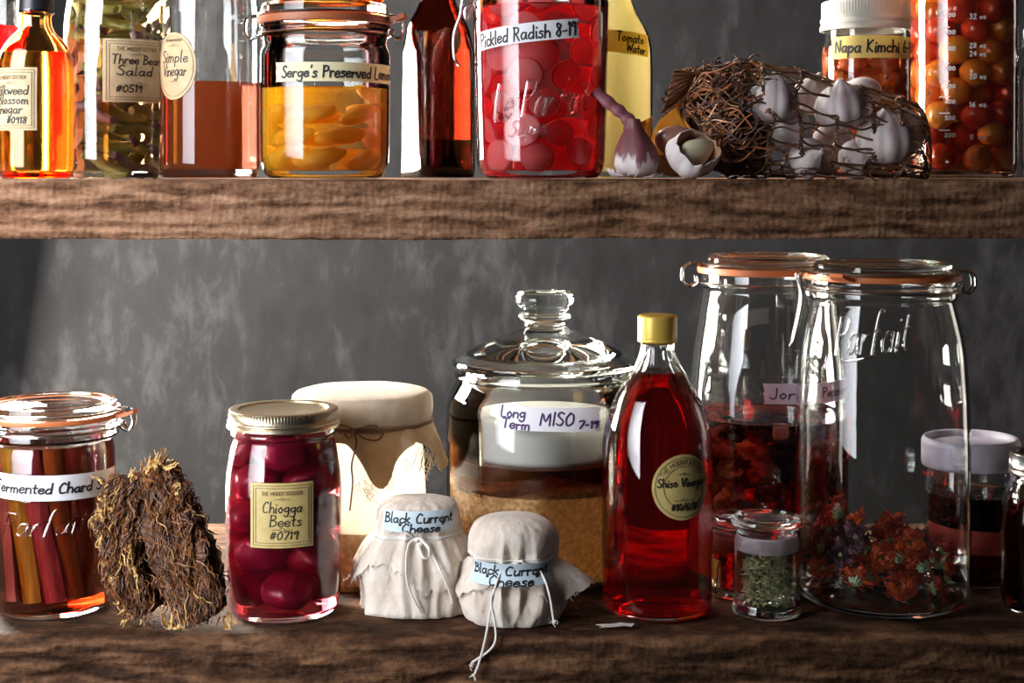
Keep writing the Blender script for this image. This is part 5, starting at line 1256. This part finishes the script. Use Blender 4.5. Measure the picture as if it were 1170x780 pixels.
def bstring(b, yt, strands, knot, r=.0010, extra=.0022):
    mb = MB(); zt = b.z(yt)
    for q in (0, 1): mb.tube([b.surf(2*pi*i/90, zt+q*.0016, .0004) for i in range(90)], r*.85, 6, closed=True)
    def tp(x, y, d=0):
        z = b.z(y); q = (x-b.cx)*b.s
        rr_ = b.rad_at(max(z, .001)) if z > 0 else b.rad_at(.004); a = asin(max(-.98, min(.98, q/(rr_*1.05)))); p = b.surf(a, max(z, .003)) if True else 0
        yy = p.y-extra-d
        if z < .004: yy = min(yy, YF-.0045-b.Y)
        return Vector((q, yy, z))
    for st in strands: mb.tube(cat([tp(*p) for p in st], 6), r, 7)
    mb.ico(tp(*knot), r*2.4, 2, .3, 2)
    return mb.build('string_tie', STRING, b.o)
lb1 = jar_label(B1, 443, 524, 583, 607, BLUETAPE, [('Black Currant', 0, .16, .44, .92), ('"Cheese"', .02, -.30, .40, .58)], pen=.0013, a=(-50, 62), ell=.80, ragged=.001)
lb1.location = (0, -.0045, .0)
bstring(B1, 607, [[(478, 606), (470, 611, .002), (468, 630, .005), (471, 655, .004), (484, 684, .001)], [(478, 606), (486, 608, .003), (496, 620, .003), (508, 640, .003), (516, 662, .001), (519, 676)], [(478, 606), (484, 604, .004), (492, 612, .006), (493, 622, .006), (487, 622, .006), (481, 611, .003)], [(478, 606), (471, 600, .004), (464, 596, .004)]], (479, 606, .001))
# right bundle
B2 = Bundle(586, 1.248, 'round white cloth bundle at the shelf edge with Black Currant tag below its tie', [(0, 711), (34, 713), (52, 704), (60, 684), (57, 660), (48, 643), (45, 637), (48, 628), (50, 612), (44, 598), (28, 589), (0, 586)], .86, None, 2.1, 9)
_c = bfold(B2.z(638), 11, .12, .016, .040); B2.fold = lambda a, z: _c(a, z)+(sum(h*gauss(a-5*(z-.03), c, w_) for c, w_, h in ((.25, .08, -.05), (.5, .1, .05), (.8, .08, -.03), (-.35, .07, .02), (-.8, .12, -.03), (1.2, .1, .03), (2.5, .2, .05)))*(1 if z < B2.z(645) else .2)); B2.build()
skirt(B2, 637, lambda a: 10+16*gauss(a, -1.5, .45)+30*gauss(a, 1.55, .5), lambda a: 18+18*gauss(a, -1.2, .5)+30*gauss(a, .85, .35)+10*gauss(a, 1.5, .4), freq=9, amp=.07)
lb2 = jar_label(B2, 538, 618, 640, 664, BLUETAPE, [('Black Currant', 0, .16, .44, .92), ('"Cheese"', .02, -.30, .42, .60)], pen=.0013, a=(-60, 50), ell=.86, ragged=.001)
lb2.location = (0, -.0120, -.001)
bstring(B2, 632, [[(589, 632), (575, 636, .004), (566, 655, .011), (561, 680, .010), (556, 706, .006), (549, 733, .006), (544, 746, .005)], [(589, 632), (600, 633, .004), (617, 641, .008), (626, 662, .011), (631, 692, .012)], [(589, 632), (582, 636, .004), (563, 662, .012), (566, 690, .010), (567, 708, .008), (560, 720, .009), (541, 733, .007)], [(589, 632), (596, 628, .004), (598, 634, .006), (591, 637, .004)]], (590, 632, .002))
fz = MB()
for (x_, y_) in ((543, 746), (540, 733), (632, 694)):
    for i in range(9):
        p = Vector(((x_-586)*B2.s, (YF-.0055-B2.Y) if x_ < 600 else -.036, B2.z(y_))); pts = [p]
        for k in range(3): p = p+Vector((R.uniform(-.0016, .0016), R.uniform(-.001, .001), R.uniform(-.0022, .0004))); pts.append(p)
        fz.tube(cat(pts, 2), .00035, 4)
fz.build('frayed_string_ends', STRING, B2.o, kind='stuff')
